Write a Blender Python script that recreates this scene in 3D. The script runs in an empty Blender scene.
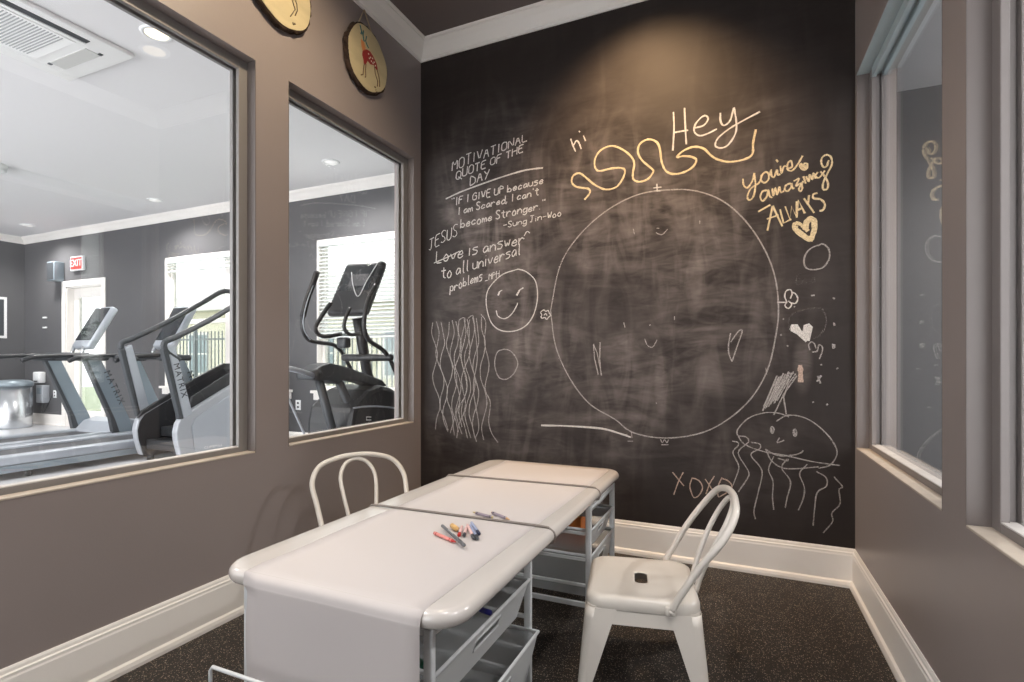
import bpy, bmesh, math, random
from mathutils import Vector, Matrix
random.seed(7)
PI = math.pi
S = bpy.context.scene
COL = S.collection
# ------------------------------------------------------------------ camera figures
FPX, CAMZ, VH = 530.0, 1.04, 360.0
YAW = math.atan((744 - 512) / FPX)
CF = (-math.sin(YAW), math.cos(YAW)); CR = (math.cos(YAW), math.sin(YAW))
CEIL = 3.05
LX = -1.904                       # face of the left wall
BA = Vector((-1.904, 2.888)); BB = Vector((.466, 2.853))       # back wall corners
RS = .0165                        # the right wall runs a little out of square
GY, GX = 4.8, -10.9               # gym far wall, gym end wall

# ------------------------------------------------------------------ materials
def mat(name, col, rough=.5, metal=0., noise=None, bump=None, spec=None, coat=0., emit=None):
    m = bpy.data.materials.new(name); m.use_nodes = True
    nt = m.node_tree; b = nt.nodes['Principled BSDF']
    b.inputs['Base Color'].default_value = (*col, 1)
    b.inputs['Roughness'].default_value = rough
    b.inputs['Metallic'].default_value = metal
    if spec is not None: b.inputs['Specular IOR Level'].default_value = spec
    if coat: b.inputs['Coat Weight'].default_value = coat; b.inputs['Coat Roughness'].default_value = .15
    tc = nt.nodes.new('ShaderNodeTexCoord')
    if noise:
        sc, amt = noise[0], noise[1]
        mp = nt.nodes.new('ShaderNodeMapping'); mp.inputs['Scale'].default_value = noise[2] if len(noise) > 2 else (1, 1, 1)
        nt.links.new(tc.outputs['Object'], mp.inputs[0])
        n = nt.nodes.new('ShaderNodeTexNoise'); n.inputs['Scale'].default_value = sc; n.inputs['Detail'].default_value = 5
        nt.links.new(mp.outputs[0], n.inputs['Vector'])
        r = nt.nodes.new('ShaderNodeValToRGB')
        r.color_ramp.elements[0].position = .3; r.color_ramp.elements[1].position = .7
        r.color_ramp.elements[0].color = tuple(max(0, c * (1 - amt)) for c in col) + (1,)
        r.color_ramp.elements[1].color = tuple(min(1, c * (1 + amt)) for c in col) + (1,)
        nt.links.new(n.outputs['Fac'], r.inputs[0]); nt.links.new(r.outputs[0], b.inputs['Base Color'])
    if bump:
        n2 = nt.nodes.new('ShaderNodeTexNoise'); n2.inputs['Scale'].default_value = bump[0]
        nt.links.new(tc.outputs['Object'], n2.inputs['Vector'])
        bp = nt.nodes.new('ShaderNodeBump'); bp.inputs['Strength'].default_value = bump[1]; bp.inputs['Distance'].default_value = .01
        nt.links.new(n2.outputs['Fac'], bp.inputs['Height']); nt.links.new(bp.outputs[0], b.inputs['Normal'])
    if emit:
        b.inputs['Emission Color'].default_value = (*emit[0], 1); b.inputs['Emission Strength'].default_value = emit[1]
    return m

def srgb(r, g, b):
    f = lambda c: (c / 255 / 12.92) if c / 255 <= .04045 else ((c / 255 + .055) / 1.055) ** 2.4
    return (f(r), f(g), f(b))

def glass_mat(name, tint=(1, 1, 1), gloss=1.0):
    m = bpy.data.materials.new(name); m.use_nodes = True; nt = m.node_tree; nt.nodes.clear()
    o = nt.nodes.new('ShaderNodeOutputMaterial'); t = nt.nodes.new('ShaderNodeBsdfTransparent'); t.inputs[0].default_value = (*tint, 1)
    g = nt.nodes.new('ShaderNodeBsdfGlossy'); g.inputs['Roughness'].default_value = .0; g.inputs[0].default_value = (gloss, gloss, gloss, 1)
    f = nt.nodes.new('ShaderNodeFresnel'); f.inputs[0].default_value = 1.5
    mx = nt.nodes.new('ShaderNodeMixShader')
    ge = nt.nodes.new('ShaderNodeNewGeometry'); mr = nt.nodes.new('ShaderNodeMapRange')   # same reflectance from both faces of the pane
    mr.inputs['To Min'].default_value = 1.5; mr.inputs['To Max'].default_value = 1 / 1.5
    nt.links.new(ge.outputs['Backfacing'], mr.inputs['Value']); nt.links.new(mr.outputs[0], f.inputs[0])
    nt.links.new(f.outputs[0], mx.inputs[0]); nt.links.new(t.outputs[0], mx.inputs[1]); nt.links.new(g.outputs[0], mx.inputs[2])
    nt.links.new(mx.outputs[0], o.inputs[0]); return m

def mesh_mat(name, col, alpha, scale=260):
    # fine wire mesh: holes are really open
    m = bpy.data.materials.new(name); m.use_nodes = True; nt = m.node_tree; b = nt.nodes['Principled BSDF']
    b.inputs['Base Color'].default_value = (*col, 1); b.inputs['Roughness'].default_value = .45
    b.inputs['Alpha'].default_value = alpha
    return m

def emis(name, col, s):
    m = bpy.data.materials.new(name); m.use_nodes = True; nt = m.node_tree; nt.nodes.clear()
    o = nt.nodes.new('ShaderNodeOutputMaterial'); e = nt.nodes.new('ShaderNodeEmission'); e.inputs[0].default_value = (*col, 1); e.inputs[1].default_value = s
    nt.links.new(e.outputs[0], o.inputs[0]); return m

def floor_mat():
    m = mat('speckled_rubber', (.02, .017, .015), .6)
    nt = m.node_tree; b = nt.nodes['Principled BSDF']
    tc = nt.nodes.new('ShaderNodeTexCoord')
    prev = None
    for i, (sc, th, col) in enumerate(((150, .20, srgb(185, 170, 150)), (95, .16, srgb(130, 122, 112)), (210, .22, srgb(110, 92, 76)))):
        v = nt.nodes.new('ShaderNodeTexVoronoi'); v.inputs['Scale'].default_value = sc
        nt.links.new(tc.outputs['Object'], v.inputs['Vector'])
        lt = nt.nodes.new('ShaderNodeMath'); lt.operation = 'LESS_THAN'; lt.inputs[1].default_value = th + .04
        nt.links.new(v.outputs['Distance'], lt.inputs[0])
        sp = nt.nodes.new('ShaderNodeSeparateColor'); nt.links.new(v.outputs['Color'], sp.inputs[0])
        g = nt.nodes.new('ShaderNodeMath'); g.operation = 'GREATER_THAN'; g.inputs[1].default_value = .34
        nt.links.new(sp.outputs[0], g.inputs[0])
        mu = nt.nodes.new('ShaderNodeMath'); mu.operation = 'MULTIPLY'
        nt.links.new(lt.outputs[0], mu.inputs[0]); nt.links.new(g.outputs[0], mu.inputs[1])
        mx = nt.nodes.new('ShaderNodeMix'); mx.data_type = 'RGBA'
        nt.links.new(mu.outputs[0], mx.inputs['Factor']); mx.inputs['B'].default_value = (*col, 1)
        if prev is None: mx.inputs['A'].default_value = (*srgb(38, 33, 30), 1)
        else: nt.links.new(prev, mx.inputs['A'])
        prev = mx.outputs['Result']
    nt.links.new(prev, b.inputs['Base Color'])
    return m

def board_mat():
    m = mat('chalkboard_paint', (.02, .02, .02), .62)
    nt = m.node_tree; b = nt.nodes['Principled BSDF']; b.inputs['Specular IOR Level'].default_value = .35
    tc = nt.nodes.new('ShaderNodeTexCoord')
    def nz(scale, mscale, detail, lo, hi, dist=0., rot=(0, 0, 0)):
        mp = nt.nodes.new('ShaderNodeMapping'); mp.inputs['Scale'].default_value = mscale; mp.inputs['Rotation'].default_value = rot
        nt.links.new(tc.outputs['Object'], mp.inputs[0])
        n = nt.nodes.new('ShaderNodeTexNoise'); n.inputs['Scale'].default_value = scale; n.inputs['Detail'].default_value = detail
        n.inputs['Distortion'].default_value = dist
        nt.links.new(mp.outputs[0], n.inputs['Vector'])
        r = nt.nodes.new('ShaderNodeMapRange'); r.inputs['From Min'].default_value = lo; r.inputs['From Max'].default_value = hi
        nt.links.new(n.outputs['Fac'], r.inputs['Value']); return r.outputs[0]
    big = nz(1.1, (1, 1, .9), 3, .36, .66, 1.2)
    hs = nz(1.5, (1, 1, 3.0), 3, .42, .74, 2.2, (0, .45, 0))
    vs = nz(2.2, (3.0, 1, .8), 4, .45, .76, 1.6, (0, -.25, 0))
    fine = nz(5, (1.2, 1, 4), 5, .35, .8, 2.5, (0, .3, 0))
    def mth(op, a, c):
        n = nt.nodes.new('ShaderNodeMath'); n.operation = op
        for i, q in enumerate((a, c)):
            if isinstance(q, float): n.inputs[i].default_value = q
            else: nt.links.new(q, n.inputs[i])
        return n.outputs[0]
    s1 = mth('ADD', mth('MULTIPLY', hs, .34), mth('MULTIPLY', vs, .40))
    s2 = mth('ADD', s1, mth('MULTIPLY', fine, .18))
    s3 = mth('MULTIPLY', s2, mth('ADD', mth('MULTIPLY', big, 1.0), .15))
    # nobody wipes chalk about at the very top or the very right of the wall
    sep = nt.nodes.new('ShaderNodeSeparateXYZ'); nt.links.new(tc.outputs['Object'], sep.inputs[0])
    def rng(sock, a, c):
        r = nt.nodes.new('ShaderNodeMapRange'); r.inputs['From Min'].default_value = a; r.inputs['From Max'].default_value = c
        r.interpolation_type = 'SMOOTHSTEP'
        nt.links.new(sock, r.inputs['Value']); return r.outputs[0]
    k = mth('MULTIPLY', rng(sep.outputs['Z'], 2.75, 1.9), rng(sep.outputs['X'], .42, -.25))
    k = mth('MULTIPLY', k, rng(sep.outputs['Z'], .12, .7))
    k = mth('MULTIPLY', k, rng(sep.outputs['X'], -1.93, -1.75))
    k = mth('ADD', mth('MULTIPLY', k, .92), .08)
    fac = mth('MULTIPLY', s3, k)
    # a few rubbed patches with a shape of their own
    for (px, pz, rx, rz, amt) in PATCHES:
        vx = mth('DIVIDE', mth('SUBTRACT', sep.outputs['X'], px), rx); vz = mth('DIVIDE', mth('SUBTRACT', sep.outputs['Z'], pz), rz)
        d = mth('ADD', mth('MULTIPLY', vx, vx), mth('MULTIPLY', vz, vz))
        g = rng(d, 1.0, 0.)
        fac = mth('ADD', fac, mth('MULTIPLY', mth('MULTIPLY', g, amt), mth('ADD', mth('MULTIPLY', fine, .6), .5)))
    mx = nt.nodes.new('ShaderNodeMix'); mx.data_type = 'RGBA'; mx.clamp_factor = True
    nt.links.new(fac, mx.inputs['Factor'])
    mx.inputs['A'].default_value = (*srgb(39, 32, 30), 1); mx.inputs['B'].default_value = (*srgb(150, 140, 136), 1)
    nt.links.new(mx.outputs['Result'], b.inputs['Base Color'])
    return m

PATCHES = [(-1.55, 2.02, .30, .22, .13), (-1.62, 1.45, .22, .12, .16), (-.62, 1.10, .13, .13, .28), (-1.22, 1.0, .10, .28, .14),
           (.255, 1.02, .05, .17, .25), (-.40, .92, .04, .22, .22), (-1.0, .70, .35, .06, .12), (-1.45, 1.1, .3, .5, .08)]

wall_paint = mat('taupe_wall_paint', srgb(146, 136, 134), .42, noise=(1.2, .04), bump=(120, .03))
right_paint = mat('taupe_frame_paint', srgb(152, 141, 136), .38, noise=(1.5, .04))
ceil_paint = mat('dark_ceiling_paint', srgb(108, 98, 95), .7)
white_trim = mat('white_trim_paint', srgb(240, 236, 231), .4)
gym_wall = mat('slate_wall_paint', srgb(88, 88, 90), .5, noise=(1., .06))
gym_ceil = mat('white_ceiling_paint', srgb(230, 229, 230), .75)
gym_floor = mat('grey_gym_floor', srgb(186, 188, 192), .3, noise=(60, .12))
frame_grey = mat('grey_frame_paint', srgb(128, 124, 122), .4)
table_white = mat('glossy_white_plastic', srgb(212, 207, 203), .2, coat=.5, noise=(3, .03))
paper_m = mat('white_paper', srgb(205, 199, 198), .65)
chair_m = mat('cream_powder_coat', srgb(214, 208, 200), .3, noise=(6, .03), coat=.3)
cart_m = mat('white_epoxy_wire', srgb(222, 226, 228), .35)
mesh_m = mesh_mat('epoxy_mesh', srgb(205, 210, 213), .42)
mesh_d = mesh_mat('epoxy_mesh_fine', srgb(220, 224, 226), .8)
cord_m = mat('grey_elastic', srgb(128, 120, 114), .8)
black_m = mat('black_plastic', srgb(38, 40, 43), .4)
dark_m = mat('charcoal_plastic', srgb(62, 66, 70), .45)
screen_m = mat('dark_screen', srgb(42, 46, 50), .12)
screen2_m = mat('grey_screen_panel', srgb(96, 96, 98), .25)
silver_m = mat('silver_painted_steel', srgb(176, 182, 190), .35, .3)
steel_m = mat('blue_grey_steel', srgb(140, 152, 160), .35, .3)
chrome_m = mat('brushed_stainless', srgb(200, 203, 206), .25, .9)
belt_m = mat('treadmill_belt', srgb(70, 72, 76), .55)
plate_m = mat('light_grey_panel', srgb(168, 172, 178), .35, .15)
bark_m = mat('bark', srgb(52, 36, 26), .9, noise=(30, .5), bump=(60, .8))
slice_m = mat('pale_cut_wood', srgb(196, 182, 146), .6, noise=(8, .08, (1, 1, 3)))
white_plastic = mat('white_plastic', srgb(235, 236, 236), .4)
blind_m = mat('white_blind_slat', srgb(226, 230, 228), .5)
glass_m = glass_mat('window_glass')
glass_out = glass_mat('tinted_outer_glass', (.60, .615, .605), .7)
lamp_warm = emis('warm_lamp', (1, .86, .62), 2.2)
lamp_off = mat('frosted_diffuser', srgb(238, 238, 235), .4, emit=((1, .98, .95), .35))
chalk_w = mat('white_chalk', srgb(216, 211, 207), .9, noise=(160, .22))
chalk_y = mat('yellow_chalk', srgb(232, 212, 172), .9, noise=(160, .22))
chalk_p = mat('pale_pink_chalk', srgb(205, 180, 165), .9, noise=(160, .2))
chalk_f = mat('rubbed_chalk', srgb(96, 90, 88), .9, noise=(120, .2))
chalk_t = mat('thin_chalk', srgb(176, 170, 167), .9, noise=(160, .25))

def grainy(m, lo, hi, sc=420):                    # dry chalk: the board shows through the grain
    nt = m.node_tree; b = nt.nodes['Principled BSDF']; tc = nt.nodes.new('ShaderNodeTexCoord')
    n = nt.nodes.new('ShaderNodeTexNoise'); n.inputs['Scale'].default_value = sc; n.inputs['Detail'].default_value = 3
    nt.links.new(tc.outputs['Object'], n.inputs['Vector'])
    r = nt.nodes.new('ShaderNodeMapRange'); r.inputs['From Min'].default_value = .38; r.inputs['From Max'].default_value = .56
    r.inputs['To Min'].default_value = lo; r.inputs['To Max'].default_value = hi
    nt.links.new(n.outputs['Fac'], r.inputs['Value']); nt.links.new(r.outputs[0], b.inputs['Alpha'])
for m_, lo_, hi_ in ((chalk_w, .5, 1.0), (chalk_y, .4, .95), (chalk_p, .4, .9), (chalk_t, .3, .9), (chalk_f, .3, .8)): grainy(m_, lo_, hi_)
# ------------------------------------------------------------------ mesh builder
class MB:
    def __init__(s): s.v = []; s.f = []; s.sm = []
    def add(s, vs, fs, smooth=False):
        o = len(s.v); s.v += [Vector(p) for p in vs]; s.f += [[i + o for i in f] for f in fs]; s.sm += [smooth] * len(fs); return s
    def box(s, x0, x1, y0, y1, z0, z1, M=None):
        vs = [Vector((x, y, z)) for x in (x0, x1) for y in (y0, y1) for z in (z0, z1)]
        if M: vs = [M @ p for p in vs]
        return s.add(vs, [(0, 1, 3, 2), (4, 6, 7, 5), (0, 4, 5, 1), (2, 3, 7, 6), (0, 2, 6, 4), (1, 5, 7, 3)])
    def rbox(s, x0, x1, y0, y1, z0, z1, r, M=None, seg=3):
        bm = bmesh.new(); bmesh.ops.create_cube(bm, size=1)
        for p in bm.verts: p.co = Vector(((x0 + x1) / 2 + p.co.x * (x1 - x0), (y0 + y1) / 2 + p.co.y * (y1 - y0), (z0 + z1) / 2 + p.co.z * (z1 - z0)))
        bmesh.ops.bevel(bm, geom=bm.edges[:], offset=r, segments=seg, affect='EDGES', profile=.5)
        bm.verts.index_update()
        s.add([(M @ p.co) if M else p.co.copy() for p in bm.verts], [[q.index for q in f.verts] for f in bm.faces], True); bm.free(); return s
    def tube(s, pts, r, seg=10, closed=False, flat=None):
        pts = [Vector(p) for p in pts]; n = len(pts); rr = r if isinstance(r, (list, tuple)) else [r] * n
        rings = []; up = None
        for i, p in enumerate(pts):
            a = pts[i - 1] if (i > 0 or closed) else p; b = pts[(i + 1) % n] if (i < n - 1 or closed) else p
            t = (b - a).normalized()
            if up is None:
                up = Vector((0, 0, 1)) if abs(t.z) < .9 else Vector((1, 0, 0))
            u = (up - t * up.dot(t)); u = u.normalized() if u.length > 1e-6 else t.orthogonal().normalized()
            w = t.cross(u); up = u
            rings.append([p + (u * math.cos(2 * PI * k / seg) * (flat or 1) + w * math.sin(2 * PI * k / seg)) * rr[i] for k in range(seg)])
        vs = [q for g in rings for q in g]; fs = []
        for i in range(n if closed else n - 1):
            j = (i + 1) % n
            for k in range(seg):
                l = (k + 1) % seg; fs.append((i * seg + k, i * seg + l, j * seg + l, j * seg + k))
        if not closed: fs += [tuple(range(seg))[::-1], tuple((n - 1) * seg + k for k in range(seg))]
        return s.add(vs, fs, True)
    def prism(s, poly, fn, d0, d1, smooth=False):
        n = len(poly); vs = [fn(a, b, d0) for a, b in poly] + [fn(a, b, d1) for a, b in poly]
        return s.add(vs, [tuple(range(n))[::-1], tuple(range(n, 2 * n))] + [(i, (i + 1) % n, n + (i + 1) % n, n + i) for i in range(n)], smooth)
    def lathe(s, prof, cx, cy, seg=32, M=None):
        vs = []; n = len(prof)
        for k in range(seg):
            a = 2 * PI * k / seg
            for r, z in prof:
                p = Vector((cx + r * math.cos(a), cy + r * math.sin(a), z)); vs.append(M @ p if M else p)
        fs = []
        for k in range(seg):
            l = (k + 1) % seg
            for i in range(n - 1): fs.append((k * n + i, l * n + i, l * n + i + 1, k * n + i + 1))
        return s.add(vs, fs, True)
    def loft(s, loops, closed=True, cap0=False, cap1=False, smooth=True):
        n = len(loops[0]); vs = [p for l in loops for p in l]; fs = []
        for i in range(len(loops) - 1):
            for k in range(n if closed else n - 1):
                l = (k + 1) % n; fs.append((i * n + k, i * n + l, (i + 1) * n + l, (i + 1) * n + k))
        if cap0: fs.append(tuple(range(n))[::-1])
        if cap1: fs.append(tuple((len(loops) - 1) * n + k for k in range(n)))
        return s.add(vs, fs, smooth)

def obj(name, mb, m, parent=None, bevel=0, solid=0, label=None, loc=None, autosm=True):
    me = bpy.data.meshes.new(name); me.from_pydata([tuple(v) for v in mb.v], [], mb.f)
    for p, q in zip(me.polygons, mb.sm): p.use_smooth = q
    bm = bmesh.new(); bm.from_mesh(me); bmesh.ops.recalc_face_normals(bm, faces=bm.faces[:]); bm.to_mesh(me); bm.free()
    me.materials.append(m)
    o = bpy.data.objects.new(name, me); COL.objects.link(o)
    if parent: o.parent = parent
    if loc: o.location = loc
    if solid:
        q = o.modifiers.new('s', 'SOLIDIFY'); q.thickness = solid; q.offset = 0
    if bevel:
        q = o.modifiers.new('b', 'BEVEL'); q.width = bevel; q.segments = 2; q.limit_method = 'ANGLE'; q.angle_limit = .7
    if label: o['label'] = label
    return o
def tag(o, label, cat, group=None):
    o['label'] = label; o['category'] = cat
    if group: o['group'] = group
    return o
def thing(name, label, cat, loc=(0, 0, 0), rz=0, group=None):
    o = bpy.data.objects.new(name, None); COL.objects.link(o); o.location = loc; o.rotation_euler = (0, 0, rz); o.empty_display_size = .1
    return tag(o, label, cat, group)
def struct(name, mb, m, **k):
    o = obj(name, mb, m, **k)
    if o.parent is None: o['kind'] = 'structure'
    return o
def dup(root, loc, label, rz=None):
    r = root.copy(); COL.objects.link(r); r.location = loc; r['label'] = label
    if rz is not None: r.rotation_euler = (0, 0, rz)
    for ch in list(root.children):
        c = ch.copy(); COL.objects.link(c); c.parent = r
        for g in ch.children:
            d = g.copy(); COL.objects.link(d); d.parent = c
    return r
def text_mesh(name, s, size, M, m, parent, depth=.0015, spacing=1.0):
    cu = bpy.data.curves.new('t', 'FONT'); cu.body = s; cu.size = size; cu.extrude = depth; cu.space_character = spacing
    cu.align_x = 'CENTER'; cu.align_y = 'CENTER'
    ob = bpy.data.objects.new('t', cu); COL.objects.link(ob)
    bpy.context.view_layer.update()
    me = bpy.data.meshes.new_from_object(ob.evaluated_get(bpy.context.evaluated_depsgraph_get()))
    bpy.data.objects.remove(ob)
    me.transform(M); me.materials.clear(); me.materials.append(m)
    o = bpy.data.objects.new(name, me); COL.objects.link(o); o.parent = parent; return o
def axes(x, y, org):
    x = Vector(x).normalized(); y = Vector(y).normalized(); z = x.cross(y)
    return Matrix(((x.x, y.x, z.x, org[0]), (x.y, y.y, z.y, org[1]), (x.z, y.z, z.z, org[2]), (0, 0, 0, 1)))
def smooth(pts, n=4, closed=False):
    pts = [Vector(p) for p in pts]
    if len(pts) < 3: return pts
    out = []; N = len(pts); rng = range(N if closed else N - 1)
    for i in rng:
        p1, p2 = pts[i], pts[(i + 1) % N]
        p0 = pts[i - 1] if (i > 0 or closed) else p1 * 2 - p2
        p3 = pts[(i + 2) % N] if (i + 2 < N or closed) else p2 * 2 - p1
        for k in range(n):
            t = k / n
            out.append(.5 * ((2 * p1) + (p2 - p0) * t + (2 * p0 - 5 * p1 + 4 * p2 - p3) * t * t + (3 * p1 - p0 - 3 * p2 + p3) * t ** 3))
    if not closed: out.append(pts[-1])
    return out

# ------------------------------------------------------------------ room shell
def wall_x(name, x0, x1, y0, y1, opens, m):      # wall lying along y, openings (ya, yb, za, zb)
    mb = MB(); y = y0
    for (a, b, c, d) in sorted(opens):
        mb.box(x0, x1, y, a, 0, CEIL); mb.box(x0, x1, a, b, 0, c); mb.box(x0, x1, a, b, d, CEIL); y = b
    mb.box(x0, x1, y, y1, 0, CEIL); return struct(name, mb, m)
def wall_y(name, y0, y1, x0, x1, opens, m):
    mb = MB(); x = x0
    for (a, b, c, d) in sorted(opens):
        mb.box(x, a, y0, y1, 0, CEIL)
        if c > 0: mb.box(a, b, y0, y1, 0, c)
        mb.box(a, b, y0, y1, d, CEIL); x = b
    mb.box(x, x1, y0, y1, 0, CEIL); return struct(name, mb, m)

ZB, ZT = .645, 2.315
FY = -1.9                                         # behind the camera
LW = [(.25, 1.63, ZB, ZT), (1.806, 2.812, ZB, ZT)]
WT = .15
wall_x('wall_left', LX - WT, LX, FY, 2.888 + .15, LW, wall_paint)
# back wall: chalkboard paint
mb = MB(); d = (BB - BA).normalized(); nrm = Vector((-d.y, d.x))
q = [BA, BB + d * .16, BB + d * .16 + nrm * .15, BA + nrm * .15]
mb.add([(p.x, p.y, z) for z in (0, CEIL) for p in q], [(3, 2, 1, 0), (4, 5, 6, 7), (0, 1, 5, 4), (1, 2, 6, 5), (2, 3, 7, 6), (3, 0, 4, 7)])
wall_back = struct('wall_back', mb, board_mat())
# right wall (local frame turned by RS)
RROT = math.atan(RS)
def r2w(t, off, z):                               # t: distance from back corner towards camera, off: outwards (+x)
    return Vector((BB.x + math.sin(RROT) * t + math.cos(RROT) * off, BB.y - math.cos(RROT) * t + math.sin(RROT) * off, z))
RM = Matrix(((math.cos(RROT), -math.sin(RROT), 0, BB.x), (math.sin(RROT), math.cos(RROT), 0, BB.y), (0, 0, 1, 0), (0, 0, 0, 1)))
# in RM's frame x = outwards, y = -t
RW = [(-1.10, -.033, .637, 2.33), (-2.55, -1.256, .640, 2.33)]
mb = MB(); y = -4.8
for (a, b, c, dd) in sorted(RW):
    mb.box(0, WT, y, a, 0, CEIL, RM); mb.box(0, WT, a, b, 0, c, RM); mb.box(0, WT, a, b, dd, CEIL, RM); y = b
mb.box(0, WT, y, -.001, 0, CEIL, RM)
struct('wall_right', mb, right_paint)
# the end behind the camera: low wall and header round a wide opening to daylight
mb = MB(); mb.box(LX, .56, FY - .15, FY, 0, .5); mb.box(LX, .56, FY - .15, FY, 2.5, CEIL); mb.box(LX, -1.5, FY - .15, FY, .5, 2.5); mb.box(-.45, .56, FY - .15, FY, .5, 2.5)
struct('wall_front', mb, wall_paint)
mb = MB(); mb.box(LX - WT, .6, FY - .2, 3.04, -.1, 0); struct('floor', mb, floor_mat())
mb = MB(); mb.box(LX - WT + .01, .466 + .15, FY - .2, 3.04, CEIL, CEIL + .1); struct('ceiling', mb, ceil_paint)

def sweep(path, prof):                            # path: plan points, room on the right-hand side when walking; profile (d, z)
    n = len(path); P = [Vector(p) for p in path]; loops = []
    for i in range(n):
        ns = []
        for a, b in ((i - 1, i), (i, i + 1)):
            if a >= 0 and b < n:
                t = (P[b] - P[a]).normalized(); ns.append(Vector((t.y, -t.x)))
        if len(ns) == 1: m_ = ns[0]
        else: m_ = (ns[0] + ns[1]); m_ = m_ / m_.length_squared * 2
        loops.append([Vector((P[i].x + m_.x * dd, P[i].y + m_.y * dd, z)) for dd, z in prof])
    return MB().loft(loops, True, True, True, False)
BASE = [(0, 0), (.026, 0), (.026, .012), (.022, .024), (.014, .03), (.013, .142), (.011, .148), (.011, .156), (.007, .160), (.006, .168), (.003, .175), (0, .175)]
CROWN = [(0, -.100), (.010, -.100), (.013, -.092), (.013, -.086), (.022, -.080), (.034, -.066), (.052, -.040), (.068, -.026), (.076, -.020), (.077, -.013), (.086, -.010), (.090, 0), (0, 0)]
CROWN = [(a, CEIL + b) for a, b in CROWN]
def e(v, z=0): return (v[0], v[1])
c_r = r2w(4.7, 0, 0)
for nm, pr in (('baseboard', BASE), ('trim', CROWN)):
    struct({'baseboard': 'baseboard_left', 'trim': 'trim_1'}[nm], sweep([(LX, FY), e(BA), e((BA + BB) / 2)], pr), white_trim)
    struct({'baseboard': 'baseboard_back', 'trim': 'trim_2'}[nm], sweep([e((BA + BB) / 2), e(BB), (c_r.x, c_r.y)], pr), white_trim)

sill2_m = mat('worn_white_sill_paint', srgb(214, 210, 206), .45, noise=(25, .1))
def frame_parts(win, x_face, sgn, y0, y1, z0, z1, M=None, m=frame_grey, hm=None):
    """stops and glass in an opening; sgn = direction from our face into the wall"""
    def bx(mb, a, b, ya, yb, za, zb):
        xa, xb = sorted((x_face + sgn * a, x_face + sgn * b)); mb.box(xa, xb, ya, yb, za, zb, M)
    for nm, a, b, w in (('window_frame', .048, .066, .044), ('window_stop', .066, .084, .026), ('window_frame', .086, .104, .044)):
        mb = MB(); k = .0005
        bx(mb, a, b, y0 + k, y0 + w, z0 + k, z1 - k); bx(mb, a, b, y1 - w, y1 - k, z0 + k, z1 - k)
        bx(mb, a, b, y0 + w, y1 - w, z0 + k, z0 + w * .6)
        if hm is None: bx(mb, a, b, y0 + w, y1 - w, z1 - w, z1 - k)
        obj(nm, mb, m, win, bevel=.002)
        if hm:
            mb = MB(); bx(mb, a, b, y0 + w, y1 - w, z1 - w, z1 - k); obj(nm + '_head', mb, hm, win, bevel=.002)
    mb = MB(); bx(mb, .05, .082, y0 + .03, y1 - .03, z0 + .0266, z0 + .030); obj('inner_sill', mb, sill2_m, win)
    if hm: mb = MB(); bx(mb, -.001, .048, y0 + .001, y1 - .001, z1 - .005, z1 + .001); obj('head_lining', mb, hm, win)
    mb = MB(); bx(mb, .082, .086, y0 + .02, y1 - .02, z0 + .02, z1 - .02)
    obj('glass_pane', mb, glass_m, win)
sill_m = mat('pale_sill_paint', srgb(196, 184, 170), .45, noise=(20, .08))
def win_empty(name):
    o = bpy.data.objects.new(name, None); COL.objects.link(o); o['kind'] = 'structure'; return o
reveal_m = mat('brown_reveal_shade', srgb(112, 104, 101), .4)  # wall tone darkened, the dimness of the jambs put into the colour
def lining(win, x_face, sgn, y0, y1, z0, z1, M=None):
    mb = MB(); xa, xb = sorted((x_face - sgn * .002, x_face + sgn * .048))
    mb.box(xa, xb, y0 + .004, y1 - .004, z0, z0 + .007, M); obj('sill_board', mb, sill_m, win, bevel=.002)
    xa, xb = sorted((x_face - sgn * .0004, x_face + sgn * .0478))
    for ya, yb in ((y0 - .0005, y0 + .003), (y1 - .003, y1 + .0005)): mb = MB(); mb.box(xa, xb, ya, yb, z0, z1, M); obj('side_reveal_shade', mb, reveal_m, win)  # thin boards added over the wall's own jambs to carry the painted shade
for i, (a, b, c, dd) in enumerate(LW):
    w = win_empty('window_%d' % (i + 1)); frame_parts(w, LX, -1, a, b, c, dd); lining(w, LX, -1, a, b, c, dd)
head_m = mat('pale_blue_frame_paint', srgb(176, 190, 194), .4)
for i, (a, b, c, dd) in enumerate(RW):
    w = win_empty('window_%d' % (i + 3)); frame_parts(w, 0, 1, a, b, c, dd, RM, mat('grey_stop_shade', srgb(126, 119, 117), .4), head_m); lining(w, 0, 1, a, b, c, dd, RM)  # right frames coloured darker than the wall to stand for their shade

# ------------------------------------------------------------------ the gym beyond the left wall
GW = [(-7.35, -5.05, .68, 2.45), (-4.61, -2.35, .68, 2.45)]
DR = (-9.72, -8.78, 0, 2.18)
WN = GY; WTK = .16
mb_open = [(DR[0], DR[1], 0, DR[3])] + GW
wall_y('wall_far', WN, WN + WTK, GX - .15, LX - WT + .1, mb_open, gym_wall)
mb = MB(); mb.box(GX - .15, GX, -3.2, WN, 0, CEIL); struct('wall_west', mb, gym_wall)
mb = MB(); mb.box(LX - WT, LX, 3.04, WN, 0, CEIL); struct('wall_partition', mb, gym_wall)
mb = MB(); mb.box(LX - WT - .002, LX - WT, FY, .25, 0, CEIL)
mb = MB(); mb.box(GX - .15, LX - WT, -3.2, WN + WTK, -.1, -.001); struct('floor_gym', mb, gym_floor)
mb = MB(); mb.box(GX - .15, LX - WT + .01, -3.2, WN + WTK, CEIL, CEIL + .1); struct('ceiling_gym', mb, gym_ceil)
struct('trim_3', sweep([(GX, -3.0), (GX, WN), (LX - WT, WN), (LX - WT, 3.1)], CROWN), white_trim)
struct('baseboard_gym', sweep([(GX, -3.0), (GX, WN), (DR[0] - .1, WN)], BASE), white_trim)
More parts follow.
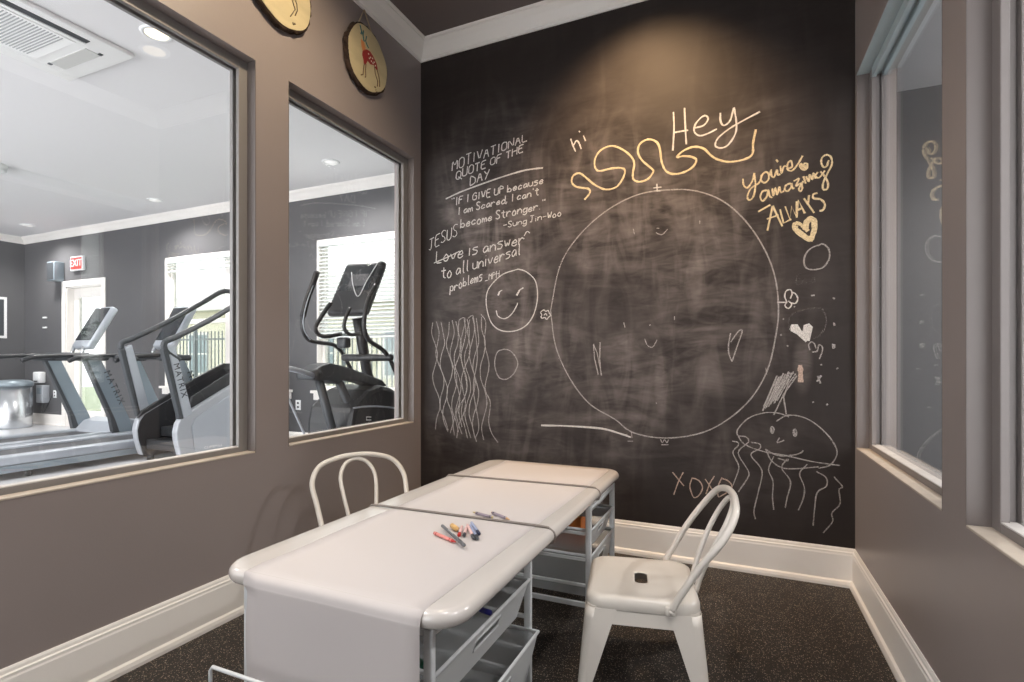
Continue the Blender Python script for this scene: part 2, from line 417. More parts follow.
struct('baseboard_far', sweep([(DR[1] + .1, WN), (LX - WT, WN)], BASE), white_trim)

def outer_window(name, x0, x1, z0, z1, blind_z, tilt, raised=False):
    w = win_empty(name); mb = MB()
    for a, b in ((x0, x0 + .05), (x1 - .05, x1), ((x0 + x1) / 2 - .045, (x0 + x1) / 2 + .045)): mb.box(a, b, WN + .07, WN + .13, z0, z1)
    mb.box(x0, x1, WN + .071, WN + .129, z0, z0 + .05); mb.box(x0, x1, WN + .071, WN + .129, z1 - .05, z1)
    zm = (z0 + z1) / 2 + .0
    mb.box(x0, x1, WN + .075, WN + .125, zm - .03, zm + .03)
    obj('window_frame', mb, white_trim, w, bevel=.003)
    mb = MB(); t = .02
    for a, b, c, dd in ((x0 - .001, x0 + .012, z0, z1), (x1 - .012, x1 + .001, z0, z1), (x0, x1, z1 - .012, z1)): mb.box(a, b, WN - .002, WN + .07, c, dd)
    obj('window_lining', mb, white_trim, w)
    mb = MB(); mb.box(x0 - .06, x1 + .06, WN - .05, WN + .07, z0 - .03, z0 + .002); mb.box(x0 - .04, x1 + .04, WN - .018, WN, z0 - .11, z0 - .03)
    obj('window_sill', mb, white_trim, w, bevel=.004)
    mb = MB(); mb.box(x0 + .03, x1 - .03, WN + .098, WN + .102, z0 + .03, z1 - .03); obj('glass_pane', mb, glass_out, w)
    xm = (x0 + x1) / 2
    for a, b in ((x0 + .015, x1 - .015),):
        bl = MB(); bl.box(a, b, WN + .005, WN + .06, z1 - .075, z1 - .013); br = obj('blind_headrail', bl, blind_m, w, bevel=.004)
        z = z1 - .1; sl = MB()
        while z > blind_z:
            M = Matrix.Translation((0, WN + .033, z)) @ Matrix.Rotation(tilt, 4, 'X')
            sl.box(a, b, -.024, .024, -.0012, .0012, M); z -= .043
        o = obj('blind_slats', sl, blind_m, w)
        bl = MB(); bl.box(a, b, WN + .012, WN + .054, blind_z - .03, blind_z - .008); obj('blind_bottom_rail', bl, blind_m, w, bevel=.003)
        bl = MB()
        for q_ in (.12, .5, .88): xx = a + (b - a) * q_; bl.tube([(xx, WN + .033, blind_z - .01), (xx, WN + .033, z1 - .05)], .0015, 5)
        obj('blind_cord', bl, blind_m, w)
    return w
outer_window('window_6', *GW[0], 2.28, 0)
outer_window('window_7', *GW[1], 1.32, .62)

w = win_empty('door_1')
mb = MB(); x0, x1, _, zt = DR
mb.box(x0 - .09, x0, WN - .018, WN, 0, zt + .09); mb.box(x1, x1 + .09, WN - .018, WN, 0, zt + .09); mb.box(x0, x1, WN - .018, WN, zt, zt + .09)
obj('door_casing', mb, white_trim, w, bevel=.004)
mb = MB(); mb.box(x0, x0 + .02, WN, WN + WTK, 0, zt); mb.box(x1 - .02, x1, WN, WN + WTK, 0, zt); mb.box(x0, x1, WN, WN + WTK, zt - .02, zt)
obj('door_jamb', mb, white_trim, w)
mb = MB(); a, b = x0 + .02, x1 - .02
mb.box(a, a + .13, WN + .1, WN + .145, .01, zt - .02); mb.box(b - .13, b, WN + .1, WN + .145, .01, zt - .02)
mb.box(a + .13, b - .13, WN + .1, WN + .145, .01, .25); mb.box(a + .13, b - .13, WN + .1, WN + .145, zt - .16, zt - .02)
obj('door_leaf', mb, white_trim, w, bevel=.003)
mb = MB(); mb.box(a + .13, b - .13, WN + .12, WN + .125, .25, zt - .16); obj('glass_pane', mb, glass_out, w)
mb = MB(); mb.tube([(b - .07, WN + .1, 1.0), (b - .07, WN + .05, 1.0), (b - .17, WN + .05, 1.0)], .011, 8); obj('door_handle', mb, chrome_m, w)

# exit sign
t = thing('exit_sign', 'red exit sign on the gym wall above the glazed door', 'sign', (-9.36, WN - .001, 2.52))
mb = MB(); mb.rbox(-.16, .16, -.045, 0, -.11, .11, .01); obj('sign_housing', mb, white_plastic, t)
red_m = mat('red_sign_face', srgb(214, 44, 40), .4, emit=((1, .08, .06), .5))
mb = MB(); mb.box(-.14, .14, -.049, -.0452, -.09, .09); obj('sign_face', mb, red_m, t)
text_mesh('sign_lettering', 'EXIT', .15, axes((1, 0, 0), (0, 0, 1), (0, -.051, -.0)), white_plastic, t)
t = thing('wall_speaker', 'small blue-grey box speaker high on the wall left of the exit sign', 'speaker', (-9.86, WN - .001, 2.42))
mb = MB(); mb.rbox(-.1, .1, -.14, 0, -.15, .15, .012); obj('speaker_body', mb, steel_m, t)
mb = MB(); mb.box(-.085, .085, -.146, -.1405, -.13, .13); obj('speaker_grille', mb, dark_m, t)
for i, z in enumerate((1.72, 1.56)):
    mb = MB(); mb.rbox(-.04, .04, -.03, 0, -.012, .012, .004)
    tag(obj('wall_hook', mb, white_plastic, loc=(-10.28, WN, z)), 'small white wall hook beside the gym corner, %s of two' % ('upper', 'lower')[i], 'hook', 'wall hooks left of the door')
t = thing('framed_notice', 'white framed notice on the end wall of the gym', 'picture frame', (GX, 4.2, 1.72))
mb = MB(); mb.box(.002, .025, -.36, .36, -.33, .33); obj('frame', mb, white_plastic, t, bevel=.004)
mb = MB(); mb.box(.0255, .028, -.32, .32, -.29, .29); obj('notice_panel', mb, dark_m, t)
mb = MB()
for k in range(4): mb.box(.0285, .03, -.22, .22, .14 - k * .12, .16 - k * .12)
obj('notice_lines', mb, white_plastic, t)
t = thing('trash_can', 'round brushed stainless trash can in the gym corner', 'trash can', (-10.33, 4.38, 0))
mb = MB(); mb.lathe([(0, .0), (.245, .0), (.25, .02), (.25, .64), (.0, .64)], 0, 0); obj('can_body', mb, chrome_m, t)
mb = MB(); mb.lathe([(.0, .641), (.262, .641), (.266, .66), (.262, .70), (.2, .73), (.0, .74)], 0, 0); obj('lid', mb, steel_m, t)
def plate(x, z, label, group=None):
    t = thing('wall_outlet', label, 'outlet', (x, WN, z), 0, group)
    mb = MB(); mb.rbox(-.04, .04, -.007, 0, -.06, .06, .003); obj('cover_plate', mb, white_plastic, t)
    for q_ in (.012, -.036): mb = MB(); mb.box(-.014, .014, -.0095, -.0072, q_, q_ + .024); obj('socket', mb, dark_m, t)
plate(-10.02, .50, 'white outlet plate beside the grey box left of the gym door')
plate(-4.9, .50, 'white outlet plate on the gym wall below the blinded window')
t = thing('control_box', 'light grey control box on the wall beside the stainless trash can', 'wall box', (-10.26, WN, .50))
mb = MB(); mb.rbox(-.09, .09, -.1, 0, -.14, .14, .01); obj('box_body', mb, plate_m, t)
mb = MB(); mb.box(-.06, .06, -.104, -.1, .0, .1); obj('box_door', mb, steel_m, t)
mb = MB(); mb.tube(smooth([(.0, -.05, -.14), (.03, -.06, -.3), (.12, -.05, -.2), (.22, -.03, -.02)]), .006, 6); obj('power_cable', mb, black_m, t)
t = thing('paper_dispenser', 'small white dispenser on the wall above the grey control box', 'dispenser', (-10.36, WN, .76))
mb = MB(); mb.rbox(-.09, .09, -.1, 0, -.09, .09, .02); obj('dispenser_body', mb, white_plastic, t)
mb = MB(); mb.box(-.05, .05, -.103, -.1, -.07, -.05); obj('slot', mb, dark_m, t)

# cassette air conditioner
ac_m = mat('bright_white_plastic', srgb(250, 250, 249), .4)
t = thing('ceiling_air_conditioner', 'white ceiling cassette air conditioner with louvred grille', 'air conditioner', (-4.03, 1.435, CEIL))
mb = MB(); mb.rbox(-.37, .37, -.78, .76, -.03, 0, .012); obj('cover_panel', mb, ac_m, t)
mb = MB(); mb.box(-.22, .22, -.6, .50, -.036, -.0301); obj('grille_frame', mb, ac_m, t, bevel=.003)
mb = MB()
for k in range(58):
    yy = -.58 + k * .0178; mb.box(-.2, .2, yy, yy + .0065, -.0385, -.0362)
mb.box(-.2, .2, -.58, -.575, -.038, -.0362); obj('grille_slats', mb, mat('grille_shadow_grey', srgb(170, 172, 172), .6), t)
mb = MB(); mb.box(.27, .31, -.6, .53, -.034, -.0301); obj('air_slot', mb, dark_m, t, label='dark air outlet slot')
mb = MB(); mb.box(.258, .27, -.6, .53, -.04, -.0301); obj('louvre', mb, white_plastic, t)
mb = MB(); mb.box(-.2, .2, .56, .65, -.034, -.0301); obj('end_louvre', mb, mat('louvre_grey', srgb(205, 205, 202), .5), t)
for q_ in ((-.225, -.2, .56, .58), (.2, .225, .63, .65)): mb = MB(); mb.box(*q_, -.036, -.0301); obj('louvre_clip', mb, dark_m, t)
mb = MB(); mb.rbox(-.32, -.29, .2, .25, -.04, -.03, .004); obj('sensor', mb, dark_m, t)
# ceiling fixtures
def downlight(x, y, label, m, grp='recessed lights in the gym ceiling', r=.085):
    t = thing('ceiling_light', label, 'ceiling light', (x, y, CEIL), 0, grp)
    mb = MB(); mb.lathe([(r * .72, -.004), (r * .8, -.010), (r * .98, -.009), (r * 1.05, -.002), (r * 1.05, 0)], 0, 0, 28); obj('trim_ring', mb, white_plastic, t)
    mb = MB(); mb.lathe([(0, -.0065), (r * .74, -.0065), (r * .74, -.001)], 0, 0, 28); obj('diffuser', mb, m, t)
downlight(-3.31, 2.11, 'warm lit recessed light right of the ceiling air conditioner', lamp_warm)
downlight(-3.84, 4.19, 'recessed light seen through the narrower window', lamp_off)
downlight(-6.78, 4.30, 'recessed light above the treadmills, middle of the gym ceiling', lamp_off)
downlight(-9.78, 4.34, 'recessed light nearest the far left gym corner', lamp_off)
t = thing('ceiling_diffuser', 'round white ring shaped ceiling fixture with dark centre', 'ceiling fixture', (-7.12, 2.78, CEIL))
mb = MB(); mb.lathe([(.12, -.004), (.13, -.055), (.19, -.05), (.20, 0)], 0, 0, 32); obj('trim_ring', mb, white_plastic, t)
mb = MB(); mb.lathe([(0, -.008), (.112, -.008), (.112, 0)], 0, 0, 28); obj('centre_disc', mb, mat('grey_mesh_disc', srgb(120, 122, 124), .6), t)

# ------------------------------------------------------------------ gym machines
def treadmill(loc, label):
    t = thing('treadmill', label, 'treadmill', loc, 0, 'treadmills facing the gym windows')
    fx = lambda sx: (lambda a, b, dd: Vector((dd, a, b)))
    mb = MB(); mb.rbox(-.36, .36, -2.0, .4, .05, .16, .02); obj('deck', mb, dark_m, t)
    mb = MB(); mb.box(-.26, .26, -1.95, -.05, .1601, .178); obj('belt', mb, belt_m, t, bevel=.004)
    for s_ in (-1, 1):
        mb = MB(); a, b = sorted((s_ * .27, s_ * .40)); mb.rbox(a, b, -2.02, .1, .12, .205, .018); obj('side_rail', mb, silver_m, t)
        mb = MB(); a, b = sorted((s_ * .401, s_ * .405)); mb.box(a, b, -1.9, .05, .06, .12); obj('side_skirt', mb, steel_m, t)
        # leaning upright
        mb = MB(); prof = [(-.03, .12), (.15, .12), (.03, .42), (-.22, 1.05), (-.38, 1.05), (-.2, .6)]
        prof = [(.02, .10), (.17, .10), (.10, .35), (-.20, 1.04), (-.34, 1.04), (-.06, .35)]
        a, b = sorted((s_ * .37, s_ * .43)); mb.prism(prof, lambda p, q_, dd: Vector((dd, p, q_)), a, b)
        u = obj('upright', mb, steel_m, t, bevel=.008)
        mb = MB(); prof2 = [(-.06, .10), (.02, .10), (-.06, .35), (-.34, 1.04), (-.37, 1.04), (-.11, .38)]
        mb.prism(prof2, lambda p, q_, dd: Vector((dd, p, q_)), a - .002, b + .002); obj('upright_edge', mb, dark_m, u)
        if s_ == 1:
            dy, dz = .30, -.69; L = math.hypot(dy, dz)
            text_mesh('upright_lettering', 'MATRIX', .10, axes((0, dy, dz), (0, -dz, dy), (.433, -.07, .72)), dark_m, u, spacing=1.25)
        mb = MB(); mb.tube(smooth([(s_ * .40, -.22, 1.08), (s_ * .40, -.45, 1.09), (s_ * .40, -.80, 1.07), (s_ * .40, -.92, 1.03)], 5), .024, 10); obj('handrail', mb, black_m, t)
        mb = MB(); mb.rbox(min(s_*.35, s_*.44), max(s_*.35, s_*.44), -.48, -.12, 1.03, 1.10, .025); obj('handrail_bracket', mb, dark_m, t)
    mb = MB(); mb.tube([(-.4, -.26, 1.075), (.4, -.26, 1.075)], .032, 10); obj('crossbar', mb, black_m, t)
    mb = MB(); prof = [(-.1, .17), (.02, .30), (.15, .335), (.35, .30), (.42, .2), (.42, .06), (-.1, .06)]
    mb.prism(prof, lambda p, q_, dd: Vector((dd, p, q_)), -.355, .355); obj('motor_hood', mb, silver_m, t, bevel=.02)
    M = Matrix.Translation((0.04, -.06, 1.43)) @ Matrix.Rotation(-.50, 4, 'X')
    mb = MB(); mb.rbox(-.17, .17, -.035, .05, -.29, .28, .03, M); c = obj('console', mb, silver_m, t)
    mb = MB(); mb.rbox(-.145, .145, -.042, -.030, -.2, .25, .005, M); obj('screen', mb, screen_m, c)
    for q_ in (-.1, .1): mb = MB(); mb.tube([(q_, -.24, 1.08), (q_, -.2, 1.2)], .02, 8); obj('console_arm', mb, chrome_m, t)
    mb = MB(); mb.rbox(-.2, .2, -.44, -.2, 1.10, 1.125, .01); obj('tray', mb, dark_m, t)
    for x in (-.33, .33):
        for y in (-1.6, .3):
            mb = MB(); mb.lathe([(0, 0), (.03, 0), (.028, .05), (0, .05)], x, y, 12); obj('foot', mb, black_m, t)
    return t
tm = treadmill((-7.14, 3.86, 0), 'leftmost treadmill, its upright and screen standing before the glazed door')
dup(tm, (-6.235, 4.22, 0), 'treadmill directly behind the stair climbing machine, its screen before the bright window')

def climber():
    t = thing('stair_climber', 'grey stair climbing machine with long sloping handrails', 'stair climber', (-5.40, 3.45, 0))
    sx = lambda p, q_, dd: Vector((dd, p, q_))
    prof = [(.02, .06), (.0, .12), (-.03, .24), (-.04, .33), (-.02, .42), (.03, .49), (.16, .56), (.60, .78), (.95, .95), (1.1, .97), (1.2, .85), (1.24, .06)]
    for s_, m_ in ((1, plate_m), (-1, plate_m)):
        a, b = sorted((s_ * .27, s_ * .35))
        mb = MB(); mb.prism(prof, sx, a, b); p = obj('side_panel', mb, m_, t, bevel=.015)
        # raised inset plate on the outer side
        mb = MB(); ip = [(.15, .08), (.11, .38), (.15, .46), (.62, .71), (.95, .87), (1.08, .88), (1.14, .8), (1.17, .1)]
        a, b = sorted((s_ * .351, s_ * .362)); mb.prism(ip, sx, a, b); obj('inset_panel', mb, silver_m, p, bevel=.004)
        if s_ == -1: mb = MB(); mb.prism([(a_ + (.012 if a_ < .5 else -.012), b_ - .012) for a_, b_ in prof], sx, -.268, -.263); obj('inner_liner', mb, black_m, p)
        if s_ == 1: text_mesh('panel_lettering', 'CLIMBMILL', .036, axes((0, 1, 0), (0, 0, 1), (.364, .34, .145)), white_plastic, p, spacing=1.2)
        mb = MB(); mb.prism([(.12, .54), (.16, .67), (.60, .91), (.92, 1.06), (1.06, 1.06), (1.10, .97), (.95, .95), (.60, .78)] if s_ == 1 else
                 [(-.03, .44), (.02, .52), (.16, .60), (.62, .85), (.95, 1.0), (1.1, 1.0), (1.15, .9), (.95, .94), (.6, .77), (.16, .55), (.03, .48)], sx, *sorted((s_ * .262, s_ * .30)))
        obj('inner_guard', mb, black_m, p, bevel=.008)
        # upright
        U = [(.24, .50), (.36, .58), (-.02, 1.22), (-.13, 1.22)]
        a, b = sorted((s_ * .30, s_ * .355)); mb = MB(); mb.prism([(.03, .46), (.125, .50), (-.06, 1.20), (-.13, 1.16)], sx, a, b); u = obj('upright', mb, silver_m, t, bevel=.01)
        mb = MB(); mb.prism([(-.01, .46), (.03, .46), (-.13, 1.16), (-.175, 1.14)], sx, a - .002, b + .002); obj('upright_edge', mb, dark_m, u, bevel=.008)
        if s_ == 1:
            text_mesh('upright_lettering', 'MATRIX', .085, axes((0, .175, -.68), (0, .68, .175), (.357, -.008, .84)), dark_m, u, spacing=1.2)
        mb = MB(); mb.tube(smooth([(s_ * .33, .0, 1.04), (s_ * .33, -.13, 1.13), (s_ * .33, -.14, 1.21), (s_ * .33, -.02, 1.27), (s_ * .33, .35, 1.47), (s_ * .33, .75, 1.72), (s_ * .33, .98, 1.86), (s_ * .26, 1.12, 1.86)], 5), .028, 10)
        obj('handrail', mb, dark_m, t)
    for k in range(7):
        mb = MB(); y0 = .05 + k * .15; z0 = .12 + k * .115; mb.rbox(-.262, .262, y0, y0 + .2, z0, z0 + .10, .012); obj('step', mb, black_m, t)
    mb = MB(); mb.rbox(-.26, .26, .3, 1.22, .03, .14, .02); obj('base', mb, dark_m, t)
    for x in (-.3, .3): mb = MB(); mb.lathe([(0, 0), (.035, 0), (.03, .062), (0, .062)], x, .12, 12); obj('foot', mb, black_m, t)
    for x in (-.3, .3): mb = MB(); mb.lathe([(0, 0), (.035, 0), (.03, .062), (0, .062)], x, 1.14, 12); obj('foot', mb, black_m, t)
    mb = MB(); mb.tube([(0, 1.1, 1.05), (0, 1.13, 1.6)], .05, 12); obj('mast', mb, dark_m, t)
    M = Matrix.Translation((0, 1.1, 1.72)) @ Matrix.Rotation(-.4, 4, 'X')
    mb = MB(); mb.rbox(-.25, .25, -.03, .04, -.2, .2, .03, M); c = obj('console', mb, dark_m, t)
    mb = MB(); mb.rbox(-.2, .2, -.036, -.028, -.15, .17, .004, M); obj('screen', mb, screen_m, c)
climber()

def xpt(u, v, x):                                  # point of a sight line on the plane x
    q = (u - 512) / FPX; k = x / (CF[0] + q * CR[0]); return Vector((x, k * (CF[1] + q * CR[1]), CAMZ - k * (v - VH) / FPX))
def elliptical():
    X, Y0 = -2.95, 3.5
    t = thing('elliptical_trainer', 'black elliptical trainer with tall screen seen through the narrower window', 'elliptical trainer', (X, Y0, 0))
    O = Vector((X, Y0, 0)); L = lambda pts, x: [xpt(a, b, x) - O for a, b in pts]
    Y = lambda y: y - Y0
    M = Matrix.Translation((-.05, Y(3.58), 1.645)) @ Matrix.Rotation(-.50, 4, 'X')
    mb = MB(); mb.rbox(-.21, .21, -.03, .045, -.27, .27, .04, M, 4); c = obj('console', mb, black_m, t)
    mb = MB(); mb.rbox(-.16, .16, -.036, -.026, -.04, .22, .005, M); obj('screen', mb, screen_m, c)
    mb = MB(); mb.rbox(-.07, .11, -.039, -.034, -.0, .12, .003, M); obj('screen_label', mb, screen2_m, c)
    mb = MB(); mb.tube(smooth([(M @ Vector((-.08, -.045, .14))), (M @ Vector((.02, -.07, -.02))), (M @ Vector((.10, -.05, -.12))), (M @ Vector((.13, -.05, .05))), (M @ Vector((.17, -.045, .24)))], 6), .0035, 6)
    obj('earphone_cable', mb, white_plastic, c)
    mb = MB(); mb.tube(L([(358, 318), (362, 341), (367, 372), (372, 400)], -2.98), [.05, .045, .045, .06], 12); obj('mast', mb, black_m, t)
    mb = MB(); mb.rbox(-.19, .335, Y(3.53), Y(3.59), 1.03, 1.09, .025); obj('cross_handle', mb, black_m, t)
    arm = L([(317, 272), (312, 286), (307, 299), (302.5, 317), (303, 330), (309, 340), (322, 343), (334, 345), (343, 354), (352, 372)], -3.25)
    mb = MB(); mb.tube(smooth(arm, 5), .018, 10); a1 = obj('moving_arm', mb, black_m, t)
    mb = MB(); mb.tube(smooth(arm[:4], 4), .026, 10); obj('grip', mb, black_m, a1)
    mb = MB(); mb.tube(smooth([p + Vector((.022, -.01, 0)) for p in arm[1:6]], 4), .005, 6); obj('silver_strip', mb, silver_m, a1)
    arm2 = L([(376, 285), (370, 296), (366, 308), (364, 327), (369, 340), (381, 348.5), (388, 356), (393, 366), (400, 385)], -2.66)
    mb = MB(); mb.tube(smooth(arm2, 5), .018, 10); obj('moving_arm', mb, black_m, t)
    mb = MB(); mb.tube(smooth(L([(331, 303), (325, 311), (320, 319), (315.5, 327.5), (318.5, 334.5), (327, 336.5), (341, 334)], -3.1), 5), .017, 10); obj('fixed_handle', mb, black_m, t)
    mb = MB(); mb.tube(smooth(L([(350, 308), (345, 320), (344.6, 329), (350, 334.5), (360, 333.6)], -2.92), 5), .015, 10); obj('fixed_handle', mb, black_m, t)
    mb = MB(); mb.rbox(-.17, -.07, Y(3.46), Y(3.54), 1.14, 1.23, .02); obj('bottle_holder', mb, dark_m, t)
    # pedal arm with its support struts
    prof = [xpt(a, b, -2.80) for a, b in ((313, 380), (312, 374), (315, 370), (323, 365), (331, 363), (345, 366), (365, 373), (383, 380), (388, 386), (380, 388), (362, 382), (345, 380), (338, 384), (330, 381))]
    mb = MB(); mb.prism([(p.y - Y0, p.z) for p in prof], lambda p, q_, dd: Vector((dd, p, q_)), .0, .15); pa = obj('pedal_arm', mb, dark_m, t, bevel=.015)
    mb = MB(); p = xpt(317, 375, -2.8); mb.tube([(-.01, p.y - Y0, p.z), (.17, p.y - Y0, p.z)], .04, 14); obj('arm_pivot', mb, black_m, pa)
    for l in ([(319, 380), (333, 432), (341, 470)], [(338, 380), (360, 428), (377, 465)]):
        mb = MB(); mb.tube(L(l, -2.85), .032, 8); obj('strut', mb, dark_m, t)
    # drive housing
    prof = [xpt(a, b, -2.72) for a, b in ((352, 425), (355, 408), (362, 400), (371, 390), (383, 385), (394, 388), (404, 396), (410, 410), (412, 480), (352, 490))]
    mb = MB(); mb.prism([(p.y - Y0, max(.08, p.z)) for p in prof], lambda p, q_, dd: Vector((dd, p, q_)), -.23, .225); h = obj('drive_housing', mb, black_m, t, bevel=.04)
    mb = MB(); mb.tube(smooth(L([(354, 408), (366, 406.5), (380, 406.5), (394, 408), (403, 410)], -2.718), 5), .012, 8, flat=.6); obj('housing_band', mb, silver_m, h)
    mb = MB(); mb.tube(L([(371, 417), (366.5, 417), (366.5, 420), (371, 420)], -2.716), .004, 6); obj('housing_emblem', mb, white_plastic, h)
    mb = MB(); mb.rbox(-.12, .12, Y(2.75), Y(4.4), .03, .1, .02); obj('base_rail', mb, steel_m, t)
    mb = MB(); mb.rbox(-.32, .32, Y(2.78), Y(2.88), 0, .07, .02); obj('rear_foot', mb, black_m, t)
    mb = MB(); mb.rbox(-.32, .32, Y(4.35), Y(4.45), 0, .08, .02); obj('front_foot', mb, black_m, t)
    mb = MB(); mb.tube(L([(282, 367), (300, 371), (315, 376)], -2.8), .018, 10); obj('rear_handle', mb, silver_m, t)
    mb = MB(); mb.tube(L([(284, 390), (290, 402), (304, 433), (312, 452)], -2.7), .008, 8); obj('ramp_rail', mb, silver_m, t)
elliptical()

# ------------------------------------------------------------------ outside the gym windows
mb = MB(); mb.box(-30, 20, WN + .5, 40, -.35, -.3); tag(obj('lawn', mb, mat('grass', srgb(178, 186, 160), .9, noise=(3, .2))), 'pale green ground outside the gym windows', 'ground'); bpy.data.objects['lawn']['kind'] = 'structure'
t = thing('house', 'cream house with white framed windows beyond the fence', 'house', (-12, 12.6, -.3))
mb = MB(); mb.box(-8, 12, 0, 6, 0, 3.0); obj('walls', mb, mat('cream_siding', srgb(236, 230, 212), .8), t)
mb = MB(); mb.prism([(-.5, 3.0), (6.5, 3.0), (3, 4.6)], lambda p, q_, dd: Vector((dd, p, q_)), -8.4, 12.4); obj('roof', mb, mat('grey_shingle', srgb(206, 203, 200), .9), t)
for x in (-6, -3.2, -.4, 2.4, 5.2, 8):
    mb = MB(); mb.box(x, x + 1.1, -.06, -.001, .8, 2.3); f = obj('window', mb, white_trim, t); mb = MB(); mb.box(x + .1, x + 1.0, -.07, -.061, .9, 1.52); mb.box(x + .1, x + 1.0, -.07, -.061, 1.58, 2.2); obj('pane', mb, mat('pale_blue_pane', srgb(150, 165, 172), .2), f)
t = thing('metal_fence', 'grey metal picket fence outside the gym windows', 'fence', (-14, 8.4, -.3))
mb = MB()
for k in range(150): mb.box(k * .12, k * .12 + .018, -.01, .01, 0.05, 2.0)
fence_m = mat('grey_fence_metal', srgb(128, 134, 138), .5)
obj('pickets', mb, fence_m, t); mb = MB(); mb.box(0, 18, -.02, .02, .2, .24); mb.box(0, 18, -.02, .02, 1.8, 1.84); obj('rails', mb, fence_m, t)
mb = MB()
for k in range(9): mb.box(k * 2.2, k * 2.2 + .06, -.03, .03, 0, 2.05)
obj('posts', mb, fence_m, t)

# ------------------------------------------------------------------ the room beyond the right wall
grey2 = mat('cool_grey_paint', srgb(104, 104, 106), .6, noise=(1, .05))
EX = 3.6
mb = MB(); mb.box(BB.x + .16, EX + .15, WN, WN + .15, 0, CEIL); struct('wall_hall_far', mb, grey2)
HW = (3.90, 4.18, .75, 2.75)
mb = MB(); mb.box(EX, EX + .15, FY, HW[0], 0, CEIL); mb.box(EX, EX + .15, HW[1], WN, 0, CEIL); mb.box(EX, EX + .15, HW[0], HW[1], 0, HW[2]); mb.box(EX, EX + .15, HW[0], HW[1], HW[3], CEIL); struct('wall_hall_right', mb, grey2)
mb = MB(); mb.box(BB.x + .002, BB.x + .16, 3.01, WN, 0, CEIL); struct('wall_hall_left', mb, grey2)
mb = MB(); mb.box(.62, EX + .15, FY - .2, WN + .15, -.1, -.001); struct('floor_hall', mb, gym_floor)
mb = MB(); mb.box(.62, EX + .15, FY - .2, WN + .15, CEIL, CEIL + .1); struct('ceiling_hall', mb, gym_ceil)
w = win_empty('window_5')
mb = MB(); a, b, c, dd = HW
for (p, q_, r_, s_) in ((a, a + .03, c, dd), (b - .03, b, c, dd), (a, b, c, c + .04), (a, b, dd - .04, dd), (a, b, (c + dd) / 2 - .02, (c + dd) / 2 + .02)): mb.box(EX + .04, EX + .09, p, q_, r_, s_)
obj('window_frame', mb, white_trim, w); mb = MB(); mb.box(EX + .06, EX + .064, a + .02, b - .02, c + .02, dd - .02); obj('glass_pane', mb, glass_out, w)
mb = MB(); z = dd - .1
while z > 1.7: mb.box(EX + .005, EX + .035, a + .02, b - .02, z, z + .003); z -= .045
obj('blind_slats', mb, blind_m, w)
mb = MB(); rnd = random.Random(3)
for k in range(400):
    c_ = Vector((EX + 2.6 + rnd.uniform(-.5, .5), 5.2 + rnd.uniform(-1.6, 1.6), rnd.uniform(-.2, 1.7))); a_ = rnd.uniform(0, 6.3); s_ = rnd.uniform(.06, .14); M = Matrix.Translation(c_) @ Matrix.Rotation(a_, 4, 'Z') @ Matrix.Rotation(rnd.uniform(-1, 1), 4, 'X')
    mb.add([M @ Vector(p) for p in ((-s_, 0, 0), (0, -s_ * .5, .02), (s_, 0, 0), (0, s_ * .5, .02))], [(0, 1, 2, 3)])
tag(obj('hedge', mb, mat('hedge_leaves', srgb(88, 128, 60), .7)), 'green hedge outside the hall window', 'hedge')

